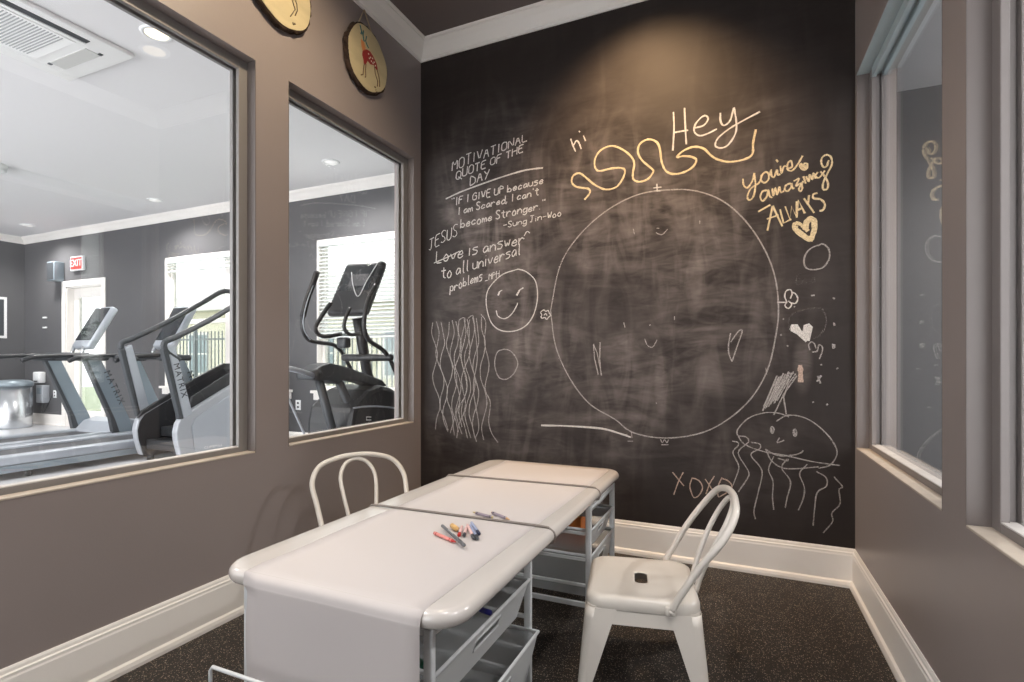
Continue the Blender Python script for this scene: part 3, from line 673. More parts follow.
# ------------------------------------------------------------------ wood slice plaques on the left wall
def plaque(y, z, r, label, kind):
    t = thing('wood_slice_plaque', label, 'wall decoration', (LX, y, z), 0, 'wood slice pictures')
    rnd = random.Random(int(y * 100)); N = 48
    wob = [1 + .025 * math.sin(3 * 2 * PI * k / N + y * 9) + .012 * math.sin(7 * 2 * PI * k / N) for k in range(N)]
    def loop(x, rr, jit=0): return [Vector((x, rr * wob[k] * math.cos(2 * PI * k / N) * (1 + rnd.uniform(-jit, jit)), rr * wob[k] * 1.04 * math.sin(2 * PI * k / N) * (1 + rnd.uniform(-jit, jit)))) for k in range(N)]
    mb = MB(); mb.loft([loop(.003, r * .95, .02), loop(.007, r * 1.0, .035), loop(.018, r * 1.0, .035), loop(.029, r * .985, .035), loop(.0335, r * .94, .012)], True, True, False, False); obj('bark_edge', mb, bark_m, t)
    mb = MB(); mb.loft([loop(.032, r * .94), loop(.0345, r * .935)], True, False, True, False); f = obj('cut_face', mb, slice_m, t)
    # hanging cord on a nail
    mb = MB(); mb.tube([(.012, -.06 * r / .18, r * .97), (.006, 0, 2.955 - z - .002), (.012, .075 * r / .18, r * .90)], .004, 6); obj('hanging_cord', mb, mat('twine', srgb(188, 168, 140), .9), t)
    X = .0355
    def poly(nm, pts, m): 
        mb = MB(); mb.prism([(a * r, b * r) for a, b in pts], lambda p, q_, dd: Vector((dd, p, q_)), .0346, X); obj(nm, mb, m, f)
    def stroke(nm, lines, m, w=.003):
        mb = MB()
        for l in lines: mb.tube([(X - .0005, a * r, b * r) for a, b in l], w, 6, flat=.5)
        obj(nm, mb, m, f)
    if kind == 0:
        rd = mat('painted_red', srgb(150, 40, 38), .6); bl = mat('painted_teal', srgb(60, 110, 112), .6); br = mat('painted_brown', srgb(110, 84, 60), .6); wh = mat('painted_cream', srgb(236, 226, 206), .6); og = mat('painted_orange', srgb(214, 140, 84), .6)
        poly('painted_body', [(-.28, .12), (-.18, .22), (-.08, .28), (.08, .30), (.24, .22), (.40, .08), (.46, -.08), (.40, -.13), (.26, -.04), (.10, -.10), (-.04, -.06), (-.12, -.20), (-.22, -.30), (-.24, -.12), (-.30, .0)], rd)
        poly('painted_neck', [(-.36, .46), (-.22, .44), (-.14, .30), (-.16, .20), (-.28, .14), (-.34, .28)], og)
        stroke('painted_antler', [[(-.22, .46), (-.26, .62), (-.34, .72), (-.40, .86)], [(-.26, .62), (-.24, .78)], [(-.22, .46), (-.14, .52), (-.10, .68)], [(-.14, .5), (-.06, .40), (-.0, .36)], [(-.33, .7), (-.36, .6)]], bl, .0045)
        stroke('painted_legs', [[(-.20, -.22), (-.24, -.42), (-.26, -.60), (-.36, -.66)], [(-.12, -.2), (-.14, -.4), (-.13, -.60), (-.17, -.64)], [(.30, -.08), (.34, -.28), (.46, -.46), (.44, -.64)], [(.42, -.1), (.52, -.3), (.56, -.48), (.55, -.60)]], br, .0035)
        mb = MB()
        for a, b in ((.0, .18), (.1, .12), (.2, .14), (.14, .02), (.28, .06), (.34, -.02), (.04, .06), (.22, .0)): mb.lathe([(0, X + .0006), (.0045, X + .0005), (.0045, X)], 0, 0, 8, Matrix.Translation((0, a * r, b * r)) @ Matrix.Rotation(PI / 2, 4, 'Y'))
        obj('painted_spots', mb, wh, f)
        stroke('painted_tracks', [[(.30, -.70), (.34, -.74)], [(.38, -.86), (.42, -.82)], [(.36, -.78), (.37, -.8)]], br, .0045)
    else:
        br = mat('painted_dark_brown', srgb(84, 70, 54), .6)
        poly('painted_body', [(-.4, .22), (-.2, .30), (.1, .28), (.34, .2), (.36, .0), (.2, -.06), (-.1, -.04), (-.3, .0), (-.42, .08)], mat('painted_tan', srgb(150, 116, 80), .6))
        stroke('painted_legs', [[(-.34, .05), (-.38, -.22), (-.36, -.42), (-.42, -.44)], [(-.22, .0), (-.22, -.24), (-.18, -.40), (-.22, -.43)], [(.18, .0), (.30, -.18), (.38, -.34), (.28, -.52), (.22, -.62)], [(.3, .02), (.44, -.16), (.46, -.32), (.38, -.5)]], br, .004)
        stroke('painted_tracks', [[(.30, -.72), (.33, -.78)], [(.36, -.70), (.38, -.74)]], br, .005)
plaque(2.325, 2.672, .172, 'wood slice plaque painted with a red and teal deer, hanging from twine', 0)
plaque(1.745, 2.69, .172, 'wood slice plaque above the pier between the windows, only its lower half in frame', 1)

# ------------------------------------------------------------------ chalk on the board
def bw(u, v, off=.0008):
    s = (u - 512) / FPX; t = -(v - VH) / FPX
    dx, dy = CF[0] + s * CR[0], CF[1] + s * CR[1]
    # plane through BA with direction d
    dr = (BB - BA); nn = Vector((dr.y, -dr.x)).normalized()        # towards the room
    k = (BA + nn * off).dot(nn) / (dx * nn.x + dy * nn.y)
    return Vector((k * dx, k * dy, CAMZ + k * t))
NN = Vector(((BB - BA).y, -(BB - BA).x, 0)).normalized()
rj = random.Random(11)
def ribbon(mb, pts, w):                           # chalk stroke laid on the wall face
    P = [bw(*p) for p in pts]; n = len(P); A = []; B = []; C = []
    for i, p in enumerate(P):
        t = (P[min(n - 1, i + 1)] - P[max(0, i - 1)])
        if t.length < 1e-7: t = Vector((1, 0, 0))
        sd = t.normalized().cross(NN) * (w / 2) * rj.uniform(.75, 1.15)
        A.append(p + sd); B.append(p + NN * .0007); C.append(p - sd)
    vs = A + B + C; fs = []
    for i in range(n - 1): fs += [(i, i + 1, n + i + 1, n + i), (n + i, n + i + 1, 2 * n + i + 1, 2 * n + i)]
    mb.add(vs, fs)
def chalk(name, label, m, w, strokes, x0=0, y0=0, sc=1., sm=True):
    mb = MB()
    for st in strokes:
        p = [Vector((x0 + a / sc, y0 + b / sc)) for a, b in st]
        if sm and len(p) > 2: p = smooth(p, 5)
        ribbon(mb, [(q_.x, q_.y) for q_ in p], w)
    return obj(name, mb, m, wall_back, label=label)
G = {  # one-stroke hand: x 0-4, y 2 = baseline, 6 = x-height, 9 = cap height, 0 = descender
'A': '02 29 42|14.5 35', 'B': '02 09 38 36 06 46 43 02', 'D': '02 09 28 46 43 22 02', 'E': '49 09 02 42|06 36', 'F': '49 09 02|06 36',
'G': '48 29 07 03 22 43 46 26', 'H': '02 09|42 49|06 46', 'I': '22 29', 'J': '09 49|29 23 12 03', 'L': '09 02 42', 'M': '02 09 25 49 42', 'N': '02 09 42 49',
'O': '29 08 03 22 43 48 29', 'P': '02 09 38 46 06', 'Q': '29 08 03 22 43 48 29|24 51', 'S': '48 29 08 16 35 43 22 03', 'T': '09 49|29 22', 'U': '09 03 22 43 49', 'V': '09 22 49',
'W': '09 12 27 32 49', 'X': '09 42|49 02', 'Y': '09 26|49 12', 'R': '02 09 38 46 06|26 42',
'a': '45 26 04 12 33 45 42', 'b': '09 02|04 26 44 32 03', 'c': '45 26 04 12 43', 'd': '45 26 04 12 43|49 42', 'e': '04 44 36 15 03 22 43', 'f': '49 29 28 22|16 36',
'g': '45 26 04 12 43|46 41 20 01', 'h': '09 02|04 26 45 42', 'i': '26 22|27.6 27.9', 'j': '26 21 00|28 28.3', 'l': '29 23 32', 'm': '06 02|04 16 24 22|24 36 45 42', 'n': '06 02|04 26 45 42',
'o': '26 04 12 32 44 26', 'p': '06 00|05 26 44 32 03', 'r': '06 02|04 26 45', 's': '46 16 05 44 32 02', 't': '29 23 42|07 47', 'u': '06 03 22 43|46 42', 'v': '06 22 46',
'w': '06 12 25 32 46', 'y': '06 13 33|46 31 00', "'": '28 29.5', '"': '18 19.5|38 39.5', ',': '23 12 11', '.': '22 22.4', '-': '05 45', '_': '02 42', 'z': '06 46 02 42'}
NAR = {'i': 1.6, 'l': 2.2, 'I': 2., "'": 1.5, ',': 1.6, '.': 1.4, '"': 3.2, 'j': 2.4, ' ': 2.6}
def gpts(s):
    out = []
    for st in s.split('|'):
        l = []
        for p in st.split():
            x = float(p[0]); r_ = p[1:]
            if len(r_) > 1 and r_[1] != '.': y = float(r_)
            else: y = float(r_)
            l.append((x, y))
        if len(st.split()) and '.' in st.split()[0][:2]: pass
        out.append(l)
    return out
G['A'] = '02 29 42|15 35'
def write(name, label, s, p0, p1, h, m=None, w=.0070, h2=None):
    m = m or chalk_w; h2 = h2 or h
    adv = []; x = 0
    for ch in s: adv.append(x); x += (NAR.get(ch, 4.) + 1.35) if ch != ' ' else 2.6
    tot = max(1e-3, x - 1.35); L = math.hypot(p1[0] - p0[0], p1[1] - p0[1]); k = L / tot
    dx, dy = (p1[0] - p0[0]) / L, (p1[1] - p0[1]) / L
    mb = MB()
    for ch, a in zip(s, adv):
        if ch == ' ': continue
        jy = rj.uniform(-.35, .35); js = rj.uniform(.92, 1.08)
        for st in gpts(G[ch]):
            xo = (4 - NAR.get(ch, 4.)) / 2
            pts = []
            for gx, gy in st:
                hh = (h + (h2 - h) * a / tot) / 7 * js
                lx = (a + gx - xo) * k; ly = (gy - 2 + jy + rj.uniform(-.12, .12)) * hh
                pts.append(Vector((p0[0] + dx * lx + ly * .06, p0[1] + dy * lx - ly)))
            if len(pts) > 2:
                q_ = [pts[0]]
                for i in range(1, len(pts) - 1):
                    q_ += [pts[i].lerp(pts[i - 1], .2), pts[i].lerp(pts[i + 1], .2)]
                pts = q_ + [pts[-1]]
            if len(pts) == 1: pts = [pts[0], pts[0] + Vector((.6, .6))]
            ribbon(mb, [(p.x, p.y) for p in pts], w)
    return obj(name, mb, m, wall_back, label=label)
write('chalk_writing', 'white chalk line reading MOTIVATIONAL', 'MOTIVATIONAL', (452, 171), (527, 141), 10, h2=8)
write('chalk_writing', 'white chalk line reading QUOTE OF THE', 'QUOTE OF THE', (456, 180), (523, 152), 8.5, h2=7)
write('chalk_writing', 'white chalk word DAY', 'DAY', (470, 185.5), (489, 178), 9)
chalk('chalk_line', 'rising white chalk underline below DAY', chalk_w, .009, [[(445.8, 198.9), (463, 191), (496, 179), (522, 171), (536, 168.6), (543, 168)]])
write('chalk_writing', 'white chalk line starting If I GIVE UP', '"IF I GIVE UP because', (451, 206), (543, 183.5), 7.5)
write('chalk_writing', 'white chalk line I am Scared I can\'t', "I am Scared, I can't", (458, 215), (538.5, 195), 7.5)
write('chalk_writing', 'white chalk line become Stronger', 'become Stronger."', (460.5, 228), (545, 208), 8.5)
write('chalk_writing', 'white chalk signature line under the quote', '-Sung Jin-Woo', (503, 228.5), (561, 215.8), 6.5, w=.0055)
write('chalk_writing', 'thin white chalk word JESUS', 'JESUS', (429, 250.5), (457, 236), 12, w=.0055)
write('chalk_writing', 'large white chalk line Love is answer', 'Love is answer', (436, 263.5), (524, 243.5), 12.5, w=.007)
chalk('chalk_line', 'small stroke crossing the word Love', chalk_w, .006, [[(434, 263), (450, 256), (460, 251)], [(524, 236), (527, 231.5), (530, 233)]])
write('chalk_writing', 'large white chalk line to all universal', 'to all universal', (441, 280), (520, 255), 12, w=.007)
write('chalk_writing', 'white chalk word problems', 'problems', (450, 292), (482, 280), 10, w=.0065)
write('chalk_writing', 'small white chalk initials after problems', '_MPH', (485, 281), (499, 277), 6.5, w=.0045)
A_ = (560, 110, 4.876)
chalk('chalk_writing', 'small white chalk word hi', chalk_w, .008, [[(52, 140), (62, 170), (76, 203)], [(66, 172), (80, 150), (92, 160), (104, 190)], [(114, 125), (125, 151)], [(92, 103), (98, 108)]], *A_)
chalk('chalk_writing', 'large white chalk word Hey', chalk_w, .0085, [[(553, 10), (556, 90), (550, 198)], [(607, -10), (611, 80), (616, 168)], [(553, 110), (625, 98)],
      [(655, 88), (700, 75), (722, 45), (712, 28), (690, 35), (660, 70), (655, 105), (680, 125), (720, 115), (765, 92)],
      [(782, 14), (783, 55), (800, 75), (830, 50), (846, -10)], [(848, -12), (860, 60), (855, 115), (820, 170), (785, 185), (758, 175), (765, 145), (800, 110), (860, 70), (975, 8)]], *A_)
chalk('chalk_drawing', 'long looping yellow chalk squiggle under Hey', chalk_y, .0105, [[(120, 437), (145, 405), (140, 385), (110, 380), (75, 372), (57, 350), (65, 320), (95, 308), (125, 328), (170, 365), (220, 387), (270, 378), (300, 345), (317, 300), (300, 283), (250, 285), (190, 297), (170, 275), (172, 235), (200, 195), (250, 175), (300, 190), (345, 225), (362, 260), (355, 310), (360, 340), (390, 350), (430, 335), (455, 300), (440, 280), (400, 245), (380, 205), (390, 165), (430, 143), (470, 155), (487, 190), (495, 250), (515, 295), (550, 312), (600, 305), (645, 280), (665, 245), (640, 228), (600, 225), (570, 230), (600, 200), (650, 180), (700, 188), (740, 225), (780, 245), (830, 253), (900, 240), (938, 215), (942, 160), (955, 95)]], *A_)
chalk('chalk_drawing', 'small white chalk cross on top of the big circle', chalk_w, .006, [[(455, 380), (495, 376)], [(472, 360), (474, 398)], [(460, 395), (490, 394)]], *A_)
Bc = (530, 180, 2.527)
chalk('chalk_drawing', 'very large white chalk circle', chalk_t, .0068, [smooth([(52, 330), (75, 220), (120, 145), (190, 80), (270, 38), (350, 25), (420, 28), (490, 55), (550, 110), (595, 180), (620, 250), (628, 330), (620, 400), (600, 480), (560, 550), (500, 605), (430, 640), (340, 652), (260, 638), (215, 605), (150, 565), (100, 500), (65, 420), (52, 330)], 3)], *Bc)
chalk('chalk_line', 'white chalk line running into the foot of the big circle', chalk_w, .010, [[(28, 620), (100, 622), (180, 628), (225, 640), (255, 650)]], *Bc)
chalk('chalk_drawing', 'tiny white chalk faces inside the big circle', chalk_t, .005, [[(261, 124), (264, 137)], [(318, 133), (333, 138), (348, 124)], [(320, 122), (327, 122)], [(429, 102), (429, 111)], [(365, 344), (365, 354)], [(237, 360), (240, 373)], [(302, 365), (304, 368)], [(290, 402), (297, 418), (310, 422), (321, 404)], [(318, 562), (320, 565)],
      [(244, 642), (250, 652)], [(256, 636), (258, 652)], [(246, 660), (260, 660)], [(330, 655), (334, 664), (340, 656), (346, 664), (350, 656)], [(332, 669), (350, 669)], [(596, 475), (598, 492)]], *Bc)
C_ = (590, 300, 5.69)
chalk('chalk_drawing', 'small white chalk zigzag inside the big circle at left', chalk_t, .006, [[(20, 250), (25, 330), (47, 425)], [(20, 252), (40, 300), (66, 430)], [(58, 240), (55, 330), (63, 428)]], *C_, sm=False)
chalk('chalk_drawing', 'narrow white chalk heart inside the big circle at right', chalk_t, .006, [[(800, 188), (788, 260), (792, 312), (808, 350)], [(808, 350), (835, 270), (866, 178), (845, 178), (800, 240)]], *C_)
D_ = (730, 140, 6.2)
chalk('chalk_writing', 'yellow chalk words you\'re with a tiny heart', chalk_y, .0085, [[(80, 240), (85, 280), (110, 295), (140, 250), (150, 205)], [(150, 205), (158, 280), (145, 350), (120, 372), (108, 350), (130, 300), (180, 265), (200, 215), (225, 198), (240, 215), (238, 245), (215, 265), (193, 250), (195, 215)],
      [(245, 220), (255, 185), (258, 222), (275, 228), (290, 185), (297, 215), (312, 212)], [(286, 122), (298, 136)], [(312, 160), (320, 205), (332, 168), (348, 160)], [(350, 180), (385, 165), (378, 130), (358, 145), (358, 182), (385, 190), (420, 150), (450, 98)],
      [(455, 160), (440, 148), (433, 160), (445, 178), (466, 185), (480, 168), (478, 148), (462, 146), (455, 160)], [(440, 160), (470, 175), (470, 160), (450, 170)]], *D_)
chalk('chalk_writing', 'yellow chalk word amazing with a looped g', chalk_y, .0085, [[(232, 312), (203, 318), (188, 352), (203, 378), (228, 350), (238, 310), (245, 345), (262, 358)], [(262, 300), (268, 345), (282, 298), (292, 340), (306, 290), (316, 325), (335, 315)], [(378, 268), (348, 280), (340, 308), (358, 316), (380, 290), (382, 268), (388, 300), (400, 296)],
      [(395, 255), (428, 240), (408, 285), (440, 268), (448, 300), (436, 318), (428, 300), (455, 255)], [(455, 225), (470, 270)], [(472, 225), (488, 258), (494, 215), (510, 245), (516, 205), (530, 240)], [(545, 198), (530, 222), (550, 235), (575, 208), (588, 190)],
      [(560, 195), (590, 230), (608, 270), (602, 303), (578, 305), (578, 265), (605, 205), (632, 150), (625, 105), (598, 92), (572, 108), (566, 140), (580, 168), (600, 160), (612, 125)]], *D_)
chalk('chalk_writing', 'yellow chalk word ALWAYS in capitals', chalk_y, .009, [[(175, 445), (250, 402)], [(264, 410), (232, 562)], [(264, 408), (325, 535)], [(228, 490), (302, 465)], [(310, 430), (332, 515), (380, 490)], [(342, 412), (372, 492), (382, 410), (412, 478), (414, 380)], [(414, 482), (424, 372), (464, 455)], [(418, 435), (452, 420)], [(458, 362), (484, 398)], [(490, 342), (484, 398), (522, 452)]], *D_, sm=False)
chalk('chalk_writing', 'yellow chalk letter closing the word ALWAYS', chalk_y, .009, [[(542, 328), (516, 338), (520, 362), (562, 368), (588, 398), (578, 432), (555, 440)]], *D_)
chalk('chalk_drawing', 'thick yellow chalk heart under ALWAYS', chalk_y, .016, [[(500, 625), (450, 598), (402, 558), (395, 530), (412, 515), (440, 525), (465, 552)], [(465, 552), (470, 505), (498, 482), (526, 498), (528, 550), (515, 600), (500, 628)], [(495, 612), (455, 585), (415, 552), (410, 532)], [(475, 560), (482, 515), (500, 495), (516, 508), (516, 560), (498, 612)], [(455, 535), (484, 565)]], *D_)
E_ = (765, 240, 4.267)
chalk('chalk_drawing', 'wobbly white chalk circle below the yellow heart', chalk_t, .007, [[(225, 22), (190, 40), (168, 75), (172, 115), (205, 127), (250, 115), (275, 75), (270, 35), (245, 17), (225, 26)]], *E_)
chalk('chalk_drawing', 'white chalk clover on the right edge of the big circle', chalk_w, .006, [[(52, 266), (90, 266)], [(92, 262), (84, 240), (90, 218), (108, 212), (116, 228), (108, 250)], [(112, 225), (128, 228), (140, 250), (130, 270), (110, 268)], [(95, 262), (85, 280), (100, 292), (114, 275), (100, 260)]], *E_)
chalk('chalk_drawing', 'filled white chalk heart', chalk_w, .016, [[(110, 383), (118, 366), (133, 366), (150, 392), (165, 402)], [(165, 402), (172, 366), (186, 362), (196, 372), (192, 395), (182, 430)], [(112, 382), (140, 398), (178, 432)], [(120, 375), (150, 398), (182, 410)], [(178, 370), (182, 400), (178, 420)], [(188, 372), (172, 400), (176, 415)], [(130, 375), (160, 400), (185, 395)]], *E_, sm=False)
chalk('chalk_drawing', 'rubbed chalk circle round the filled white heart', chalk_f, .007, [[(110, 385), (100, 350), (120, 315), (170, 296), (235, 292), (258, 320), (258, 365), (235, 405), (205, 420)]], *E_)
chalk('chalk_drawing', 'small white chalk m-shaped heart', chalk_t, .006, [[(192, 470), (186, 448), (198, 435), (210, 442), (218, 462)], [(200, 478), (222, 474), (230, 448), (244, 455), (244, 475), (232, 508)]], *E_)
chalk('chalk_drawing', 'thick upright chalk dash above the jellyfish', chalk_p, .022, [[(150, 533), (152, 570), (152, 607)]], *E_)
chalk('chalk_drawing', 'scattered white chalk dots along the right side', chalk_t, .008, [[(196, 237), (212, 236)], [(288, 247), (298, 250)], [(294, 352), (297, 366)], [(289, 443), (292, 464)], [(297, 445), (296, 460)], [(76, 336), (81, 338)], [(66, 403), (70, 408)], [(93, 450), (99, 454)], [(238, 530), (242, 535)], [(306, 545), (311, 550)], [(124, 283), (127, 286)], [(225, 580), (237, 612)], [(240, 578), (222, 604)], [(204, 690), (207, 694)], [(262, 700), (268, 704)]], *E_, sm=False)
write('chalk_writing', 'faint rubbed chalk letters beside the big circle', 'Enia', (796, 285), (815, 283), 10, chalk_f, .005)
F_ = (725, 360, 3.79)
zz = []
for k in range(13): zz += [(143 + k * 4.5 + rj.uniform(-3, 3), 188 - k * 3 + rj.uniform(-9, 5)), (196 + k * 5.2 + rj.uniform(-5, 5), 58 - k * 1.2 + rj.uniform(-6, 12))]
chalk('chalk_drawing', 'dense white chalk scribble on top of the jellyfish', chalk_t, .0065, [zz, [(185, 208), (222, 130), (272, 60)], [(232, 205), (222, 140), (240, 90), (268, 52), (240, 50)]], *F_, sm=False)
chalk('chalk_drawing', 'white chalk jellyfish with a face and wavy arms', chalk_t, .0058, [[(45, 282), (50, 260), (90, 220), (150, 200), (205, 202), (242, 216)], [(195, 232), (235, 210), (290, 215), (340, 240), (390, 285), (422, 335), (420, 370), (395, 400), (355, 410)],
      [(45, 280), (75, 320), (150, 348), (230, 362), (330, 385), (435, 400)], [(155, 340), (175, 380), (215, 408), (270, 412), (355, 405)], [(200, 372), (235, 382), (240, 375)], [(172, 260), (178, 252), (186, 262), (180, 278), (173, 270), (174, 258)], [(258, 268), (265, 262), (272, 276), (266, 290), (259, 280), (259, 268)], [(176, 258), (179, 272)], [(262, 266), (267, 285)],
      [(206, 294), (198, 312), (210, 310), (225, 304)], [(152, 338), (200, 362), (260, 360), (290, 350), (296, 342)],
      [(28, 308), (48, 312), (50, 324), (30, 350), (50, 395), (50, 420), (30, 475)], [(50, 288), (80, 292), (88, 312), (50, 352), (88, 420), (85, 448), (50, 500)], [(98, 312), (130, 318), (132, 336), (98, 360), (140, 420), (126, 500), (110, 570), (115, 603)],
      [(185, 365), (165, 415), (182, 460), (180, 520), (185, 568)], [(235, 375), (215, 410), (248, 460), (236, 520), (228, 560)], [(312, 395), (283, 430), (300, 480), (298, 520), (278, 570)], [(345, 422), (382, 445), (384, 478), (350, 502), (340, 560), (334, 628)], [(413, 443), (445, 480), (432, 492), (436, 545), (405, 580), (408, 612), (372, 655)]], *F_)
H_ = (660, 460, 10.24)
chalk('chalk_writing', 'pink chalk letters XOXO behind the chair', chalk_p, .006, [[(128, 125), (190, 200), (245, 265)], [(238, 125), (190, 220), (140, 355)], [(330, 180), (306, 260), (320, 330), (350, 385), (400, 360), (435, 290), (415, 230), (370, 195), (325, 185)], [(462, 195), (510, 265), (565, 350)], [(556, 165), (510, 240), (470, 350)], [(635, 178), (600, 260), (595, 370), (640, 360), (700, 320), (738, 270), (700, 215), (640, 190)]], *H_)
W_ = (425, 310, 4.87)
tops = [38, 55, 78, 118, 132, 150, 165, 190, 205, 218, 232, 250, 275]; bots = [65, 98, 105, 122, 148, 168, 150, 192, 210, 168, 228, 245, 292]
wl = []
for i, (a, b) in enumerate(zip(tops, bots)):
    y0 = 62 - i * 2.3 + rj.uniform(-5, 5); y1 = 585 + i * 4.5 + rj.uniform(-8, 8); ph = rj.uniform(0, 6.3)
    wl.append([(a + (b - a) * k / 10 + 15 * math.sin(ph + k * 1.35) * min(1, k / 1.5), y0 + (y1 - y0) * k / 10) for k in range(11)])
wl.append([(272, 20), (296, 60), (290, 160), (312, 270), (292, 380), (318, 450), (310, 540), (325, 600), (355, 645)])
wl.append([(165, 50), (185, 38), (195, 60), (170, 200), (205, 380), (165, 480), (180, 570)]); wl.append([(210, 40), (228, 28), (238, 50), (255, 230), (235, 380), (262, 560), (245, 625)])
chalk('chalk_drawing', 'bundle of long wavy white chalk lines at left', chalk_t, .0058, wl, *W_)
K_ = (480, 260, 5.25)
chalk('chalk_drawing', 'white chalk smiley face', chalk_w, .0065, [[(200, 48), (240, 60), (285, 100), (300, 150), (300, 215), (280, 290), (240, 345), (180, 373), (110, 370), (60, 330), (35, 250), (35, 180), (60, 130), (120, 75), (200, 48)], [(85, 265), (95, 295), (130, 308), (165, 285), (190, 245), (198, 225)], [(100, 168), (116, 158)], [(205, 160), (228, 145)]], *K_)
chalk('chalk_drawing', 'two thick eyes of the smiley face', chalk_w, .012, [[(95, 186), (102, 168)], [(192, 186), (208, 158)]], *K_)
chalk('chalk_drawing', 'white chalk oval below the smiley face', chalk_t, .0065, [[(125, 468), (90, 485), (77, 545), (95, 610), (130, 627), (170, 605), (198, 550), (185, 505), (155, 475), (122, 468)]], *K_)
chalk('chalk_drawing', 'white chalk flower on the left edge of the big circle', chalk_w, .0055, [[(318, 300), (325, 288), (318, 275), (335, 262), (345, 270), (358, 265), (364, 280), (372, 290), (360, 300), (350, 312), (340, 302), (325, 306), (320, 296)], [(335, 290), (345, 282), (352, 292)]], *K_)

# ------------------------------------------------------------------ table: top on two wire drawer carts
TZ = .51
def rrect(x0, x1, y0, y1, r, n=8):
    out = []
    for cx, cy, a0 in ((x1 - r, y1 - r, 0), (x0 + r, y1 - r, PI / 2), (x0 + r, y0 + r, PI), (x1 - r, y0 + r, 1.5 * PI)):
        for k in range(n + 1):
            a = a0 + PI / 2 * k / n; out.append((cx + r * math.cos(a), cy + r * math.sin(a)))
    return out
TX0, TX1, TY0, TY1 = -1.25, -.54, .94, 2.57
t = thing('craft_table_top', 'long glossy white rounded table top resting on two drawer carts', 'table', ((TX0 + TX1) / 2, (TY0 + TY1) / 2, TZ))
ox, oy = (TX0 + TX1) / 2, (TY0 + TY1) / 2
def lp(inset, z, r=.085): return [Vector((a - ox, b - oy, z - TZ)) for a, b in rrect(TX0 + inset, TX1 - inset, TY0 + inset, TY1 - inset, max(.02, r - inset))]
mb = MB(); R_ = .021
loops = [lp(.1, TZ - .040)]
for k in range(9):
    a = -PI / 2 + PI * k / 8; loops.append(lp(R_ - R_ * math.cos(a) + .0, TZ - .019 + R_ * math.sin(a)))
loops += [lp(.055, TZ + .0019), lp(.2, TZ + .0018)]
mb.loft(loops, True, True, True, True); tb = obj('table_board', mb, table_white, t)
# paper: far end to near end, over the edge and down
def catseg(pts): return smooth([Vector(p) for p in pts], 6)
PX0, PX1 = -1.145, -.618
prof = [(2.535, TZ + .003), (2.2, TZ + .0027), (1.6, TZ + .0027), (1.2, TZ + .0027), (1.02, TZ + .0027), (.968, TZ + .0026), (.942, TZ - .005), (.9335, TZ - .022), (.932, TZ - .05), (.931, .3), (.929, .12), (.928, .012)]
pp = catseg([(a, 0, b) for a, b in prof]); loops = []
for i, p in enumerate(pp):
    fr = max(0, min(1, (p.x - .95) / 1.4)) if p.z > TZ - .002 else 0; f2 = max(0, min(1, (TZ - p.z) / .04))
    x1 = PX1 + fr * .028; x0 = PX0 + .025 * f2 + .003 * math.sin(i * .7)
    loops.append([Vector((x0 + (x1 - x0) * k / 12, p.x + (0 if p.z > TZ else -.004 * math.sin(k * .8) * min(1, (TZ - p.z) * 6)), p.z)) for k in range(13)])
mb = MB(); mb.loft(loops, False); o = obj('paper_sheet', mb, paper_m, solid=.0006); tag(o, 'wide white paper strip covering the table and hanging off its near end', 'paper')
# elastic cords round the top
for i, (yl, yr, lab) in enumerate(((1.555, 1.565, 'thin grey elastic cord round the table, nearer the crayons'), (2.10, 2.13, 'thin grey elastic cord round the far end of the table'))):
    zt = TZ + .0075; a, b = TX0 - .004, TX1 + .004
    pts = [(a + .02, yl, zt - .002), (a + .06, yl, zt), (-.9, (yl + yr) / 2, zt), (b - .06, yr, zt), (b - .025, yr, zt - .002), (b - .008, yr, TZ - .006), (b - .001, yr, TZ - .02), (b - .01, yr, TZ - .040), (b - .03, yr, TZ - .0455), (-.9, (yl + yr) / 2, TZ - .0455), (a + .03, yl, TZ - .0455), (a + .01, yl, TZ - .04), (a + .001, yl, TZ - .02), (a + .008, yl, TZ - .006)]
    mb = MB(); mb.tube(pts, .0042, 6, closed=True); tag(obj('elastic_cord', mb, cord_m), lab, 'cord', 'elastic cords round the table')

